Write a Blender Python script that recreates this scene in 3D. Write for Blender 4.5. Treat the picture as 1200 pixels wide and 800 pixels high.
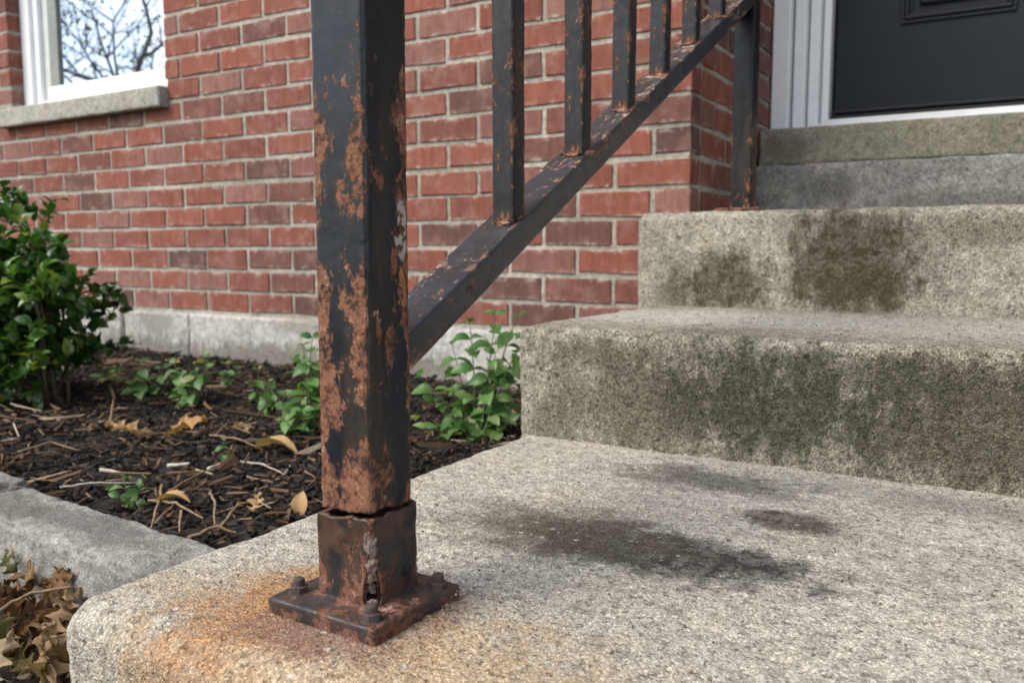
import bpy, math, random
import numpy as np
from mathutils import Vector, Matrix

# ------------------------------------------------------------------ camera, sky, sun, exposure
for o in list(bpy.data.objects): bpy.data.objects.remove(o)
scene = bpy.context.scene
COL = scene.collection
R = math.radians
random.seed(7); rng = np.random.default_rng(7)
EYE = Vector((0, 0, .25))

cam = bpy.data.cameras.new('camera'); camo = bpy.data.objects.new('camera', cam); COL.objects.link(camo)
cam.lens = 30.0; cam.sensor_width = 36; cam.clip_start = .02; cam.clip_end = 600
camo.location = EYE
camo.rotation_euler = (R(90 - 5.99), 0, R(31))
cam.dof.use_dof = True; cam.dof.focus_distance = .70; cam.dof.aperture_fstop = 9.5
scene.camera = camo

SUN_AZ, SUN_EL = R(-147), R(47)      # direction towards the sun, from +Y clockwise
w = bpy.data.worlds.new('World'); scene.world = w; w.use_nodes = True
nt = w.node_tree; nt.nodes.clear()
out = nt.nodes.new('ShaderNodeOutputWorld'); bg = nt.nodes.new('ShaderNodeBackground')
sky = nt.nodes.new('ShaderNodeTexSky'); sky.sky_type = 'NISHITA'; sky.sun_disc = False
sky.sun_elevation = SUN_EL; sky.sun_rotation = SUN_AZ
sky.air_density = 1.0; sky.dust_density = 1.5; sky.altitude = 100
tc = nt.nodes.new('ShaderNodeTexCoord')
cn = nt.nodes.new('ShaderNodeTexNoise'); cn.inputs['Scale'].default_value = 2.6; cn.inputs['Detail'].default_value = 7
cn.inputs['Roughness'].default_value = .6; nt.links.new(tc.outputs['Generated'], cn.inputs['Vector'])
cr = nt.nodes.new('ShaderNodeValToRGB'); cr.color_ramp.elements[0].position = .44; cr.color_ramp.elements[1].position = .70
nt.links.new(cn.outputs['Fac'], cr.inputs['Fac'])
cm = nt.nodes.new('ShaderNodeMix'); cm.data_type = 'RGBA'
cm.inputs[7].default_value = (9.5, 9.4, 9.3, 1)       # cloud, in the units of the physical sky
nt.links.new(cr.outputs['Color'], cm.inputs[0]); nt.links.new(sky.outputs['Color'], cm.inputs[6])
nt.links.new(cm.outputs[2], bg.inputs['Color']); bg.inputs['Strength'].default_value = .10
nt.links.new(bg.outputs[0], out.inputs[0])

sl = bpy.data.lights.new('sun', 'SUN'); so = bpy.data.objects.new('sun', sl); COL.objects.link(so)
sl.energy = 1.75; sl.angle = R(40); sl.color = (1, .94, .84)
sd = Vector((math.sin(SUN_AZ) * math.cos(SUN_EL), math.cos(SUN_AZ) * math.cos(SUN_EL), math.sin(SUN_EL)))
so.rotation_euler = sd.to_track_quat('Z', 'Y').to_euler(); so.location = (-3, -3, 6)

vs = scene.view_settings
vs.view_transform = 'Standard'; vs.look = 'None'; vs.gamma = 1; vs.use_curve_mapping = False
vs.exposure = 1.22
scene.render.resolution_x = 1024; scene.render.resolution_y = 682
scene.render.engine = 'CYCLES'
cy = scene.cycles; cy.max_bounces = 6; cy.diffuse_bounces = 3; cy.glossy_bounces = 3; cy.transmission_bounces = 2; cy.transparent_max_bounces = 6
cy.caustics_reflective = False; cy.caustics_refractive = False; cy.use_adaptive_sampling = True; cy.adaptive_threshold = .02

# ------------------------------------------------------------------ numpy noise
_r = np.random.default_rng(3)
PERM = np.concatenate([_r.permutation(256)] * 3).astype(np.int64)
GR = _r.normal(size=(256, 3)); GR /= np.linalg.norm(GR, axis=1)[:, None]
def pn(P, s=1.0, seed=0):
    P = np.asarray(P, float) * s + seed * 17.13
    i = np.floor(P).astype(np.int64); f = P - i; u = f * f * f * (f * (f * 6 - 15) + 10); i &= 255
    r = 0
    for a in (0, 1):
        for b in (0, 1):
            for c in (0, 1):
                h = PERM[PERM[PERM[(i[:, 0] + a) & 255] + ((i[:, 1] + b) & 255)] + ((i[:, 2] + c) & 255)]
                d = f - np.array((a, b, c)); g = (GR[h] * d).sum(1)
                wt = (u[:, 0] if a else 1 - u[:, 0]) * (u[:, 1] if b else 1 - u[:, 1]) * (u[:, 2] if c else 1 - u[:, 2])
                r = r + g * wt
    return r * 1.6
def fbm(P, s, o=4, seed=0, k=.5):
    r = 0; a = 1
    for j in range(o): r = r + a * pn(P, s, seed + j); s *= 2.03; a *= k
    return r

# ------------------------------------------------------------------ mesh / object helpers
def mesh_np(name, V, F, smooth=True, attrs=None):
    V = np.asarray(V, np.float32); me = bpy.data.meshes.new(name)
    if isinstance(F, np.ndarray):
        n = F.shape[1]; lens = np.full(len(F), n); flat = F.ravel()
    else:
        lens = np.array([len(f) for f in F]); flat = np.array([i for f in F for i in f])
    me.vertices.add(len(V)); me.vertices.foreach_set('co', V.ravel())
    me.loops.add(len(flat)); me.loops.foreach_set('vertex_index', flat.astype(np.int32))
    me.polygons.add(len(lens))
    st = np.concatenate([[0], np.cumsum(lens)[:-1]]).astype(np.int32)
    me.polygons.foreach_set('loop_start', st); me.polygons.foreach_set('loop_total', lens.astype(np.int32))
    me.update(calc_edges=True); me.validate()
    me.polygons.foreach_set('use_smooth', np.full(len(me.polygons), bool(smooth)))
    for k, a in (attrs or {}).items():
        at = me.attributes.new(k, 'FLOAT', 'POINT'); at.data.foreach_set('value', np.asarray(a, np.float32))
    return me

WP = {}
def put(name, me, mat=None, parent=None, M=None, loc=None):
    """link an object; M / loc are in world space (parents only ever carry a translation)"""
    o = bpy.data.objects.new(name, me); COL.objects.link(o)
    if me is not None and mat is not None and not me.materials: me.materials.append(mat)
    M = M if M is not None else Matrix.Translation(loc if loc is not None else (0, 0, 0))
    WP[o.name] = M.translation.copy()
    if parent is not None:
        o.parent = parent; M = Matrix.Translation(-WP[parent.name]) @ M
    o.matrix_basis = M
    return o
def thing(name, label, cat, loc, group=None):
    o = put(name, None, loc=Vector(loc)); o.empty_display_size = .05
    return tag(o, label, cat, group)
def tag(o, label, cat, group=None):
    o['label'] = label; o['category'] = cat
    if group: o['group'] = group
    return o

class MB:
    def __init__(s): s.V = []; s.F = []; s.n = 0
    def add(s, V, F):
        s.V.append(np.asarray(V, float)); s.F += [tuple(i + s.n for i in f) for f in F]; s.n += len(V)
    def box(s, a, b):
        (x0, y0, z0), (x1, y1, z1) = a, b
        s.add([(x0, y0, z0), (x1, y0, z0), (x1, y1, z0), (x0, y1, z0), (x0, y0, z1), (x1, y0, z1), (x1, y1, z1), (x0, y1, z1)],
              [(3, 2, 1, 0), (4, 5, 6, 7), (0, 1, 5, 4), (1, 2, 6, 5), (2, 3, 7, 6), (3, 0, 4, 7)])
    def bev(s, a, b, r=.003):
        V, F = rbox(a, b, r, 1); s.add(V, F)
    def tube(s, pts, rad, k=6):
        pts = [Vector(p) for p in pts]; V = []; F = []
        prev = None
        for i, p in enumerate(pts):
            t = (pts[min(i + 1, len(pts) - 1)] - pts[max(i - 1, 0)]).normalized()
            if prev is None: n = t.orthogonal().normalized()
            else:
                n = prev - t * prev.dot(t); n = n.normalized() if n.length > 1e-6 else t.orthogonal().normalized()
            prev = n; b = t.cross(n)
            for j in range(k):
                a = 2 * math.pi * j / k; V.append(p + (n * math.cos(a) + b * math.sin(a)) * rad[i])
        for i in range(len(pts) - 1):
            for j in range(k): F.append((i * k + j, i * k + (j + 1) % k, (i + 1) * k + (j + 1) % k, (i + 1) * k + j))
        F.append(tuple(reversed(range(k)))); F.append(tuple((len(pts) - 1) * k + j for j in range(k)))
        s.add([tuple(v) for v in V], F)
    def mesh(s, name, smooth=False): return mesh_np(name, np.concatenate(s.V), s.F, smooth)

def rbox(a, b, r, seg=1):
    """box with chamfered / rounded edges: small closed mesh"""
    a = np.array(a, float); b = np.array(b, float)
    ax = []
    for d in range(3):
        lo, hi = a[d], b[d]
        t = [lo + r * (j / seg) for j in range(seg + 1)] + [hi - r * (1 - j / seg) for j in range(seg + 1)]
        ax.append(np.array(t))
    return grid_box(ax, a, b, r)
def grid_box(ax, a, b, r, want_normal=False, faces='xXyYzZ'):
    nx, ny, nz = (len(t) for t in ax); keys = {}
    allI = []; quads = []
    def idx(I): return (I[..., 0] * ny + I[..., 1]) * nz + I[..., 2]
    def face(d, side):
        n = (nx, ny, nz); o = [k for k in (0, 1, 2) if k != d]
        U, Vv = np.meshgrid(np.arange(n[o[0]]), np.arange(n[o[1]]), indexing='ij')
        I = np.zeros(U.shape + (3,), np.int64); I[..., o[0]] = U; I[..., o[1]] = Vv; I[..., d] = (n[d] - 1) if side else 0
        k = idx(I); q = np.stack([k[:-1, :-1], k[1:, :-1], k[1:, 1:], k[:-1, 1:]], -1).reshape(-1, 4)
        flip = (d == 1) != bool(side)
        return q[:, ::-1] if flip else q
    for d, (lo, hi) in enumerate(('xX', 'yY', 'zZ')):
        if lo in faces: quads.append(face(d, 0))
        if hi in faces: quads.append(face(d, 1))
    Q = np.concatenate(quads); u, inv = np.unique(Q, return_inverse=True); Q = inv.reshape(-1, 4)
    iz = u % nz; iy = (u // nz) % ny; ix = u // (nz * ny)
    P = np.stack([ax[0][ix], ax[1][iy], ax[2][iz]], -1)
    C = np.clip(P, a + r, b - r); N = P - C; L = np.linalg.norm(N, axis=1)[:, None]; N = N / np.maximum(L, 1e-9)
    V = C + N * r
    if want_normal: return V, Q, N
    return V, [tuple(int(i) for i in q) for q in Q]

def rough_block(name, a, b, r, step, amp, faces='xXyYzZ', seed=0, edge=1.0, fine=1.0):
    """a concrete / stone block: rounded edges, uneven faces, crumbled arrises"""
    a = np.array(a, float); b = np.array(b, float); ax = []
    for d in range(3):
        n = max(6, int((b[d] - a[d]) / step)); t = np.linspace(a[d] + r, b[d] - r, n)
        e = max(3, int(r / step * 1.3)); k = np.linspace(0, 1, e, endpoint=False)
        ax.append(np.concatenate([a[d] + r * k, t, (b[d] - r * k)[::-1]]))
    V, Q, N = grid_box(ax, a, b, r, True, faces)
    curv = 1 - np.abs(N).max(1)                       # 0 on flats, > 0 on arrises
    ed = np.clip(curv / .25, 0, 1)
    d = amp * (.9 * fbm(V, 14, 3, seed) + .30 * fine * fbm(V, 95, 3, seed + 5, .6))
    d += -amp * fine * .9 * np.clip(pn(V, 150, seed + 9) - .35, 0, 1) * 1.4      # pits
    d += -ed * edge * amp * 2.2 * np.clip(.25 + fbm(V, 38, 3, seed + 11), 0, 2)  # crumbled edges
    d += -ed * edge * amp * 5.0 * np.clip(fbm(V, 11, 2, seed + 13) - .42, 0, 1)       # a few bigger spalls
    V = V + N * d[:, None]
    return mesh_np(name, V, Q, True)

# ------------------------------------------------------------------ material helpers
class G:
    def __init__(s, name):
        s.m = bpy.data.materials.new(name); s.m.use_nodes = True; s.t = s.m.node_tree
        s.b = s.t.nodes['Principled BSDF']; s.o = s.t.nodes['Material Output']
        c = s.t.nodes.new('ShaderNodeTexCoord'); s.P = c.outputs['Object']
        s.inf = s.t.nodes.new('ShaderNodeObjectInfo'); s.rand = s.inf.outputs['Random']
    def set(s, sock, v):
        if hasattr(v, 'is_linked') or hasattr(v, 'links'): s.t.links.new(v, sock)
        else:
            if hasattr(sock.default_value, '__len__') and not hasattr(v, '__len__'): v = [v] * len(sock.default_value)
            if hasattr(sock.default_value, '__len__') and len(sock.default_value) == 4 and len(v) == 3: v = tuple(v) + (1,)
            sock.default_value = v
    def math(s, op, a, b=0.0, c=0.0, clamp=False):
        n = s.t.nodes.new('ShaderNodeMath'); n.operation = op; n.use_clamp = clamp
        for k, v in enumerate((a, b, c)): s.set(n.inputs[k], v)
        return n.outputs[0]
    def vec(s, op, a, b=(0, 0, 0), out=0):
        n = s.t.nodes.new('ShaderNodeVectorMath'); n.operation = op; s.set(n.inputs[0], a); s.set(n.inputs[1], b)
        return n.outputs['Value'] if op in ('LENGTH', 'DOT_PRODUCT', 'DISTANCE') else n.outputs[0]
    def noise(s, scale, detail=4, rough=.55, vec=None, dist=0, color=False):
        n = s.t.nodes.new('ShaderNodeTexNoise'); s.set(n.inputs['Vector'], vec if vec is not None else s.P)
        n.inputs['Scale'].default_value = scale; n.inputs['Detail'].default_value = detail
        n.inputs['Roughness'].default_value = rough; n.inputs['Distortion'].default_value = dist
        return n.outputs['Color' if color else 'Fac']
    def vor(s, scale, vec=None, feature='F1', rand=1):
        n = s.t.nodes.new('ShaderNodeTexVoronoi'); n.feature = feature; s.set(n.inputs['Vector'], vec if vec is not None else s.P)
        n.inputs['Scale'].default_value = scale; n.inputs['Randomness'].default_value = rand
        return n.outputs
    def sm(s, x, lo, hi):
        n = s.t.nodes.new('ShaderNodeMapRange'); n.interpolation_type = 'SMOOTHSTEP'; s.set(n.inputs[0], x)
        n.inputs[1].default_value = lo; n.inputs[2].default_value = hi; n.inputs[3].default_value = 0; n.inputs[4].default_value = 1
        return n.outputs[0]
    def rng(s, x, lo, hi, a, b):
        n = s.t.nodes.new('ShaderNodeMapRange'); s.set(n.inputs[0], x)
        for k, v in enumerate((lo, hi, a, b)): n.inputs[k + 1].default_value = v
        return n.outputs[0]
    def ramp(s, x, stops):
        n = s.t.nodes.new('ShaderNodeValToRGB'); s.set(n.inputs[0], x); e = n.color_ramp.elements
        while len(e) < len(stops): e.new(.5)
        for k, (p, c) in enumerate(stops): e[k].position = p; e[k].color = tuple(c) + (1,)
        return n.outputs[0]
    def mix(s, f, a, b, mode='MIX'):
        n = s.t.nodes.new('ShaderNodeMix'); n.data_type = 'RGBA'; n.blend_type = mode
        s.set(n.inputs[0], f); s.set(n.inputs[6], a); s.set(n.inputs[7], b); return n.outputs[2]
    def attr(s, name):
        n = s.t.nodes.new('ShaderNodeAttribute'); n.attribute_name = name; return n.outputs['Fac']
    def island(s):
        n = s.t.nodes.new('ShaderNodeNewGeometry'); return n.outputs['Random Per Island']
    def xyz(s, v=None):
        n = s.t.nodes.new('ShaderNodeSeparateXYZ'); s.set(n.inputs[0], v if v is not None else s.P); return n.outputs
    def bump(s, h, dist=.001, strength=1.0, normal=None):
        n = s.t.nodes.new('ShaderNodeBump'); s.set(n.inputs['Height'], h); n.inputs['Distance'].default_value = dist
        n.inputs['Strength'].default_value = strength
        if normal is not None: s.set(n.inputs['Normal'], normal)
        return n.outputs[0]
    def stain(s, c, r, warp=.05, lo=.45, hi=1.0, nz=None):
        """soft-edged ragged blot centred at c with radii r (metres, object space)"""
        if nz is None:
            nz = s.vec('MULTIPLY', s.vec('SUBTRACT', s.noise(16, 5, .65, color=True), (.5, .5, .5)), (warp * 2,) * 3)
        v = s.vec('DIVIDE', s.vec('SUBTRACT', s.vec('ADD', s.P, nz), c), r)
        return s.math('SUBTRACT', 1, s.sm(s.vec('LENGTH', v), lo, hi))
    def done(s, color, rough=.8, normal=None, spec=.5, metal=0):
        s.set(s.b.inputs['Base Color'], color); s.set(s.b.inputs['Roughness'], rough)
        s.set(s.b.inputs['Specular IOR Level'], spec); s.set(s.b.inputs['Metallic'], metal)
        if normal is not None: s.set(s.b.inputs['Normal'], normal)
        return s.m

def concrete(name, ca, cb, stains=(), grain=1.0, peb=.5, bump=1.0, warm=(.46, .40, .30), gs=1.0):
    g = G(name)
    n1 = g.noise(5, 4, .6); n2 = g.noise(64 * gs, 6, .74)
    col = g.mix(g.sm(n1, .32, .68), ca, cb)
    col = g.mix(g.math('MULTIPLY', g.sm(g.noise(11, 3, .6, dist=.4), .5, .75), .35), col, warm)
    col = g.mix(.85, col, g.ramp(n2, [(.28, (.42, .42, .42)), (.5, (1, 1, 1)), (.72, (1.5, 1.5, 1.5))]), 'MULTIPLY')
    if stains:
        # grime settles raggedly: the outline of every blot is broken up down to single grains
        ra = g.noise(26, 7, .78, vec=g.vec('MULTIPLY', g.P, (1, 1, .5))); rb = g.math('MULTIPLY_ADD', ra, 1.0, -.5)
    for (c, r, color, k, warp, lo, hi) in stains:
        d = g.vec('LENGTH', g.vec('DIVIDE', g.vec('SUBTRACT', g.P, c), r))
        m = g.math('MULTIPLY_ADD', rb, 20 * warp + 1.3, g.math('SUBTRACT', 1.0, d))
        m = g.math('MULTIPLY', g.sm(m, -.02, .25 + .5 * (1 - lo)), k)
        m = g.math('MULTIPLY', m, g.math('MULTIPLY_ADD', g.sm(n2, .34, .60), .45, .55))
        col = g.mix(g.math('MINIMUM', m, 1), col, color)
    # sand grains: every cell of the surface is a grain of its own tone, sunk between its neighbours
    wv = g.vec('ADD', g.P, g.vec('MULTIPLY', g.vec('SUBTRACT', g.noise(330, 1, .5, color=True), (.5, .5, .5)), (.003,) * 3))
    v1 = g.vor(560 * gs, wv); c1 = g.xyz(v1['Color'])
    gcol = g.ramp(c1[0], [(0, (.42, .41, .39)), (.14, (.60, .59, .57)), (.3, (.92, .92, .91)), (.7, (1.15, 1.145, 1.13)), (.86, (1.35, 1.34, 1.30)), (1, (1.9, 1.87, 1.8))])
    gcol = g.mix(g.sm(v1['Distance'], .42, .72), gcol, (.66, .65, .63))
    col = g.mix(grain, col, g.mix(1, col, gcol, 'MULTIPLY'))
    v2 = g.vor(120 * gs, wv); c2 = g.xyz(v2['Color']) if peb > .2 else (0, 0, 0)
    pm = 0.0 if peb <= .2 else g.math('MULTIPLY', g.math('SUBTRACT', 1, g.sm(v2['Distance'], .20, .36)), g.math('GREATER_THAN', c2[1], .80))
    if peb > .2: pm = g.math('MULTIPLY', pm, peb); col = g.mix(pm, col, g.ramp(c2[2], [(0, (.15, .14, .125)), (.35, (.28, .24, .19)), (.6, (.40, .385, .37)), (1, (.56, .54, .50))]))
    h = g.math('MULTIPLY_ADD', v1['Distance'], -.45 * grain, g.math('MULTIPLY', n2, 1.7))
    if peb > .2: h = g.math('MULTIPLY_ADD', pm, .4, h)
    if grain >= .8:                                   # open pores, dark with dirt and with shade put into the colour, and a few hairline cracks
        po = g.noise(165 * gs, 3, .62); pore = g.sm(po, .58, .66)
        col = g.mix(g.math('MULTIPLY', pore, .52), col, (.065, .056, .042)); h = g.math('MULTIPLY_ADD', pore, -.7, h)
    nrm = g.bump(h, .0026, bump)
    return g.done(col, .92, nrm, .25)

def rusty(name, thr=.56, paint=(.0060, .0080, .0125), amount=1.0, chips=(), grime=0.0, orange=1.0, dust=.16, primer=0.0, spec=.32):
    g = G(name); A = g.attr('wear')
    Ps = g.vec('MULTIPLY', g.P, (1, 1, .55))
    n = g.noise(46, 6, .72, vec=Ps, dist=.7); nl = g.noise(15, 1, .5, vec=Ps)
    v = g.math('MULTIPLY_ADD', nl, .38, g.math('MULTIPLY_ADD', n, 1.05, -.215))
    v = g.math('MULTIPLY_ADD', g.noise(150, 4, .7, vec=Ps), .55, g.math('ADD', v, -.275))
    v = g.math('MULTIPLY_ADD', A, .20 * amount, v)
    mask = g.sm(v, thr - .006, thr + .006)
    halo = g.math('MULTIPLY', g.sm(v, thr - .06, thr), .55)
    rim = g.math('MULTIPLY', g.sm(v, thr - .012, thr), g.math('SUBTRACT', 1, g.sm(v, thr, thr + .012)))
    rn = g.noise(190, 4, .75); rl = g.noise(42, 3, .6)
    rust = g.ramp(g.math('MULTIPLY_ADD', rl, .62, g.math('MULTIPLY_ADD', rn, .75, -.185)),
                  [(.33, (.016, .010, .008)), (.41, (.050, .024, .017)), (.46, (.105, .046, .028)), (.50, (.150, .064, .036)), (.535, (.25 * orange, .098 * orange, .040)), (.57, (.120, .066, .052)), (.62, (.27 * orange, .125 * orange, .062)), (.69, (.34, .22, .16))])
    pc = g.mix(g.sm(g.noise(22, 3, .6, vec=Ps), .35, .7), paint, tuple(c * 2.0 for c in paint))
    stk = g.noise(32, 4, .65, vec=g.vec('MULTIPLY', g.P, (1, 1, .16)))
    pc = g.mix(g.math('MULTIPLY', g.sm(stk, .46, .64), .7), pc, (.036, .027, .018))
    if grime:
        pc = g.mix(g.math('MULTIPLY', g.sm(rl, .42, .6), grime), pc, (.070, .036, .024))
    pc = g.mix(g.math('MULTIPLY', g.sm(rn, .58, .72), dust), pc, (.13, .125, .12))
    pc = g.mix(halo, pc, (.065, .036, .024))
    col = g.mix(mask, pc, rust)
    col = g.mix(g.math('MULTIPLY', rim, .6), col, (.012, .009, .008))
    h = g.math('MULTIPLY_ADD', rn, g.math('MULTIPLY_ADD', mask, 1.1, .12), g.math('MULTIPLY', mask, -1.0))
    h = g.math('MULTIPLY_ADD', rl, .12, h)
    if primer:
        pmk = g.math('MULTIPLY', g.math('MULTIPLY', g.sm(v, thr - .03, thr), g.sm(g.noise(75, 3, .6), .52, .58)), g.math('MULTIPLY', g.sm(A, .10, .24), primer))
        col = g.mix(pmk, col, (.36, .27, .235))
    for (c, r, color) in chips:
        cmk = g.stain(c, r, .010, .80, .97); cmk = g.math('MULTIPLY', cmk, g.sm(g.noise(85, 5, .7), .47, .51))
        col = g.mix(cmk, col, color)
    nrm = g.bump(h, .0013, 1.0)
    rough = g.math('MULTIPLY_ADD', mask, .48, g.rng(rl, .3, .7, .24, .44))
    return g.done(col, rough, nrm, spec)

def brick_mat(name):
    g = G(name); off = g.vec('MULTIPLY', (1, 1, 1), (0, 0, 0))
    n = g.t.nodes.new('ShaderNodeCombineXYZ'); g.set(n.inputs[0], g.math('MULTIPLY', g.rand, 31)); g.set(n.inputs[1], g.math('MULTIPLY', g.rand, 57)); g.set(n.inputs[2], g.math('MULTIPLY', g.rand, 13))
    P = g.vec('ADD', g.P, n.outputs[0])
    col = g.ramp(g.rand, [(0, (.095, .054, .048)), (.10, (.135, .064, .054)), (.22, (.178, .066, .049)), (.5, (.212, .073, .051)), (.74, (.238, .083, .057)), (.86, (.190, .084, .068)), (1, (.222, .108, .086))])
    strk = g.noise(70, 5, .6, vec=g.vec('MULTIPLY', P, (1, 1, .12)))
    col = g.mix(.75, col, g.ramp(strk, [(.3, (.72, .72, .72)), (.7, (1.25, 1.25, 1.25))]), 'MULTIPLY')
    col = g.mix(g.math('MULTIPLY', g.sm(g.noise(22, 5, .6, vec=P), .45, .75), .45), col, (.33, .20, .17))
    col = g.mix(g.math('MULTIPLY', g.sm(g.noise(120, 4, .7, vec=P), .58, .68), .5), col, (.06, .03, .025))
    xz = g.xyz(); az = g.math('ABSOLUTE', xz[2])
    sme = g.math('MULTIPLY', g.sm(az, .012, .027), g.sm(g.noise(38, 5, .7, vec=P), .50, .66))
    col = g.mix(g.math('MULTIPLY', sme, .75), col, (.44, .39, .34))      # mortar smeared over the arris
    h = g.math('ADD', strk, g.noise(180, 2, .7, vec=P))
    return g.done(col, .9, g.bump(h, .0012, .8), .2)

def simple(name, color, rough=.6, nscale=40, nam=.12, bump=.0, spec=.5, metal=0, color2=None):
    g = G(name); n = g.noise(nscale, 6, .6)
    c2 = color2 or tuple(c * (1 - nam * 2) for c in color)
    col = g.mix(g.sm(n, .35, .7), color, c2)
    return g.done(col, rough, g.bump(n, bump, .8) if bump else None, spec, metal)

def leafy(name, stops, trans=.35, rough=.38, spec=.5, island=False):
    g = G(name); r = g.island() if island else g.rand
    col = g.ramp(r, stops); col = g.mix(.6, col, g.ramp(g.noise(90, 4, .6), [(.3, (.75, .78, .75)), (.7, (1.25, 1.2, 1.2))]), 'MULTIPLY')
    g.done(col, rough, g.bump(g.noise(150, 3, .5), .0006, .5), spec)
    tr = g.t.nodes.new('ShaderNodeBsdfTranslucent'); g.set(tr.inputs[0], g.mix(1, col, (1.1, 1.25, .6), 'MULTIPLY'))
    mx = g.t.nodes.new('ShaderNodeMixShader'); mx.inputs[0].default_value = trans
    g.t.links.new(g.b.outputs[0], mx.inputs[1]); g.t.links.new(tr.outputs[0], mx.inputs[2]); g.t.links.new(mx.outputs[0], g.o.inputs[0])
    return g.m

DARK = (.055, .047, .036); OLIVE = (.085, .072, .040); RUSTC = (.40, .185, .070)
M_step1 = concrete('concrete_tread', (.475, .446, .388), (.39, .364, .314), [
    # rain-washed rust round the base plate and over the front edge
    ((-.405, .40, -.01), (.18, .13, .14), (.45, .325, .195), .8, .045, .25, 1.0),
    ((-.27, .385, -.01), (.15, .12, .12), (.44, .315, .19), .75, .05, .2, 1.0),
    ((-.445, .385, -.01), (.085, .075, .10), (.36, .19, .090), .9, .035, .25, 1.0),
    ((-.385, .390, 0), (.080, .032, .05), (.215, .120, .095), .85, .022, .4, 1.0),
    ((-.455, .45, 0), (.05, .07, .05), (.38, .20, .09), .85, .02, .3, 1.0),
    ((-.335, .455, 0), (.03, .06, .05), (.22, .12, .075), .7, .02, .3, 1.0),
    # pale sand swept against the riser, damp and dirty patches
    ((-.25, .992, 0), (.75, .022, .05), (.50, .46, .385), .8, .03, .3, 1.0),
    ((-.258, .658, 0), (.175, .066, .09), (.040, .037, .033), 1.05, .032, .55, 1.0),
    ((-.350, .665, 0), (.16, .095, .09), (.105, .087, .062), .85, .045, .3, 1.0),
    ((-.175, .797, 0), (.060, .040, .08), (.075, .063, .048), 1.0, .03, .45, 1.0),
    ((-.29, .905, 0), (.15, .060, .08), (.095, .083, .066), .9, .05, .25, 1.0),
    ((-.02, .93, 0), (.2, .06, .05), (.16, .15, .135), .5, .06, .2, 1.0),
], grain=.85, peb=.7, bump=.9)
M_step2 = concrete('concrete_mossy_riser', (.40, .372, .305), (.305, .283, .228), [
    ((-.25, .995, .07), (.19, .06, .085), (.062, .056, .031), .95, .08, .3, 1.0),
    ((-.40, .995, .06), (.16, .05, .10), (.095, .085, .060), .8, .05, .25, 1.0),
    ((-.05, .995, .06), (.18, .05, .09), (.080, .070, .046), .9, .06, .25, 1.0),
    ((-.46, .995, .115), (.10, .05, .030), (.12, .108, .08), .8, .04, .3, 1.0),
    ((-.15, .995, .115), (.28, .05, .035), (.09, .08, .058), .8, .05, .3, 1.0),
    ((-.54, .995, .02), (.05, .05, .04), (.13, .115, .08), .7, .04, .3, 1.0),
    ((.25, .995, .07), (.25, .05, .08), (.09, .08, .05), .7, .06, .3, 1.0),
    ((-.2, 1.27, .15), (.9, .22, .012), (.60, .57, .51), .9, .02, .3, 1.0),  # pale worn tread, also lightened in colour to offset dark grazing shading
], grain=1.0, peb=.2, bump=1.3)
M_step3 = concrete('concrete_upper_step', (.41, .384, .322), (.32, .298, .246), [
    ((-.460, 1.505, .192), (.125, .06, .075), (.068, .053, .028), 1.0, .04, .35, 1.0),
    ((-.25, 1.505, .235), (.135, .06, .13), (.072, .060, .034), 1.0, .05, .35, 1.0),
    ((-.22, 1.505, .19), (.11, .05, .05), (.080, .062, .034), .9, .05, .3, 1.0),
    ((-.57, 1.505, .17), (.04, .05, .03), (.10, .085, .05), .7, .03, .3, 1.0),
    ((-.05, 1.505, .28), (.14, .05, .03), (.13, .115, .075), .6, .04, .3, 1.0),
    ((.15, 1.505, .22), (.15, .05, .08), (.11, .095, .06), .7, .05, .3, 1.0),
], grain=1.0, peb=.2, bump=1.0)
M_parge = concrete('grey_parging', (.26, .255, .24), (.36, .352, .335), [((-.42, 2.16, .40), (.10, .05, .05), (.12, .115, .105), .7, .05, .3, 1.0), ((-.1, 2.16, .36), (.3, .05, .04), (.12, .115, .105), .6, .05, .3, 1.0)], peb=.1, bump=.8)
M_slab = concrete('weathered_sill_slab', (.30, .285, .225), (.235, .225, .175), [((-.53, 2.19, .50), (.07, .05, .05), (.13, .12, .07), .7, .04, .3, 1.0)], peb=.1, bump=.6)
M_wsill = concrete('window_sill_stone', (.40, .385, .34), (.29, .28, .245), grain=.5, peb=.05, bump=.5)
M_found = concrete('foundation_concrete', (.50, .485, .455), (.36, .35, .325), [((-1.9, 1.69, -.05), (1.6, .1, .06), (.15, .135, .11), .9, .10, .3, 1.0), ((-2.3, 1.69, .03), (.12, .1, .05), (.22, .205, .18), .7, .06, .3, 1.0), ((-1.65, 1.69, .05), (.2, .1, .03), (.24, .215, .19), .6, .06, .3, 1.0)], grain=.45, peb=.1, bump=.8)
M_edge = concrete('edging_stone', (.35, .338, .31), (.21, .20, .18), [((-.25, -.04, 0), (.2, .04, .05), (.12, .115, .105), .7, .05, .3, 1.0), ((-.40, -.07, 0), (.12, .05, .05), (.14, .13, .11), .7, .05, .3, 1.0)], grain=.6, peb=.15, bump=1.3, warm=(.36, .32, .26))
M_bounce_path = concrete('bounce_path_concrete', (.34, .32, .28), (.27, .255, .22), peb=.3)
M_brick = brick_mat('red_brick')
M_mortar = concrete('mortar', (.50, .465, .40), (.32, .295, .25), grain=.5, peb=0, bump=1.2)
M_white = simple('white_painted_trim', (.84, .85, .86), .35, 18, .03)
M_whitealu = simple('white_threshold', (.78, .79, .80), .3, 18, .05)
M_sash = simple('shaded_sash_vinyl', (.62, .63, .61), .4, 18, .06)
M_screen = simple('grey_green_track', (.24, .26, .235), .5, 30, .1)
M_door = simple('charcoal_door_paint', (.0075, .0100, .0155), .40, 14, .10, color2=(.0095, .0125, .0185), spec=.25)
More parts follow.
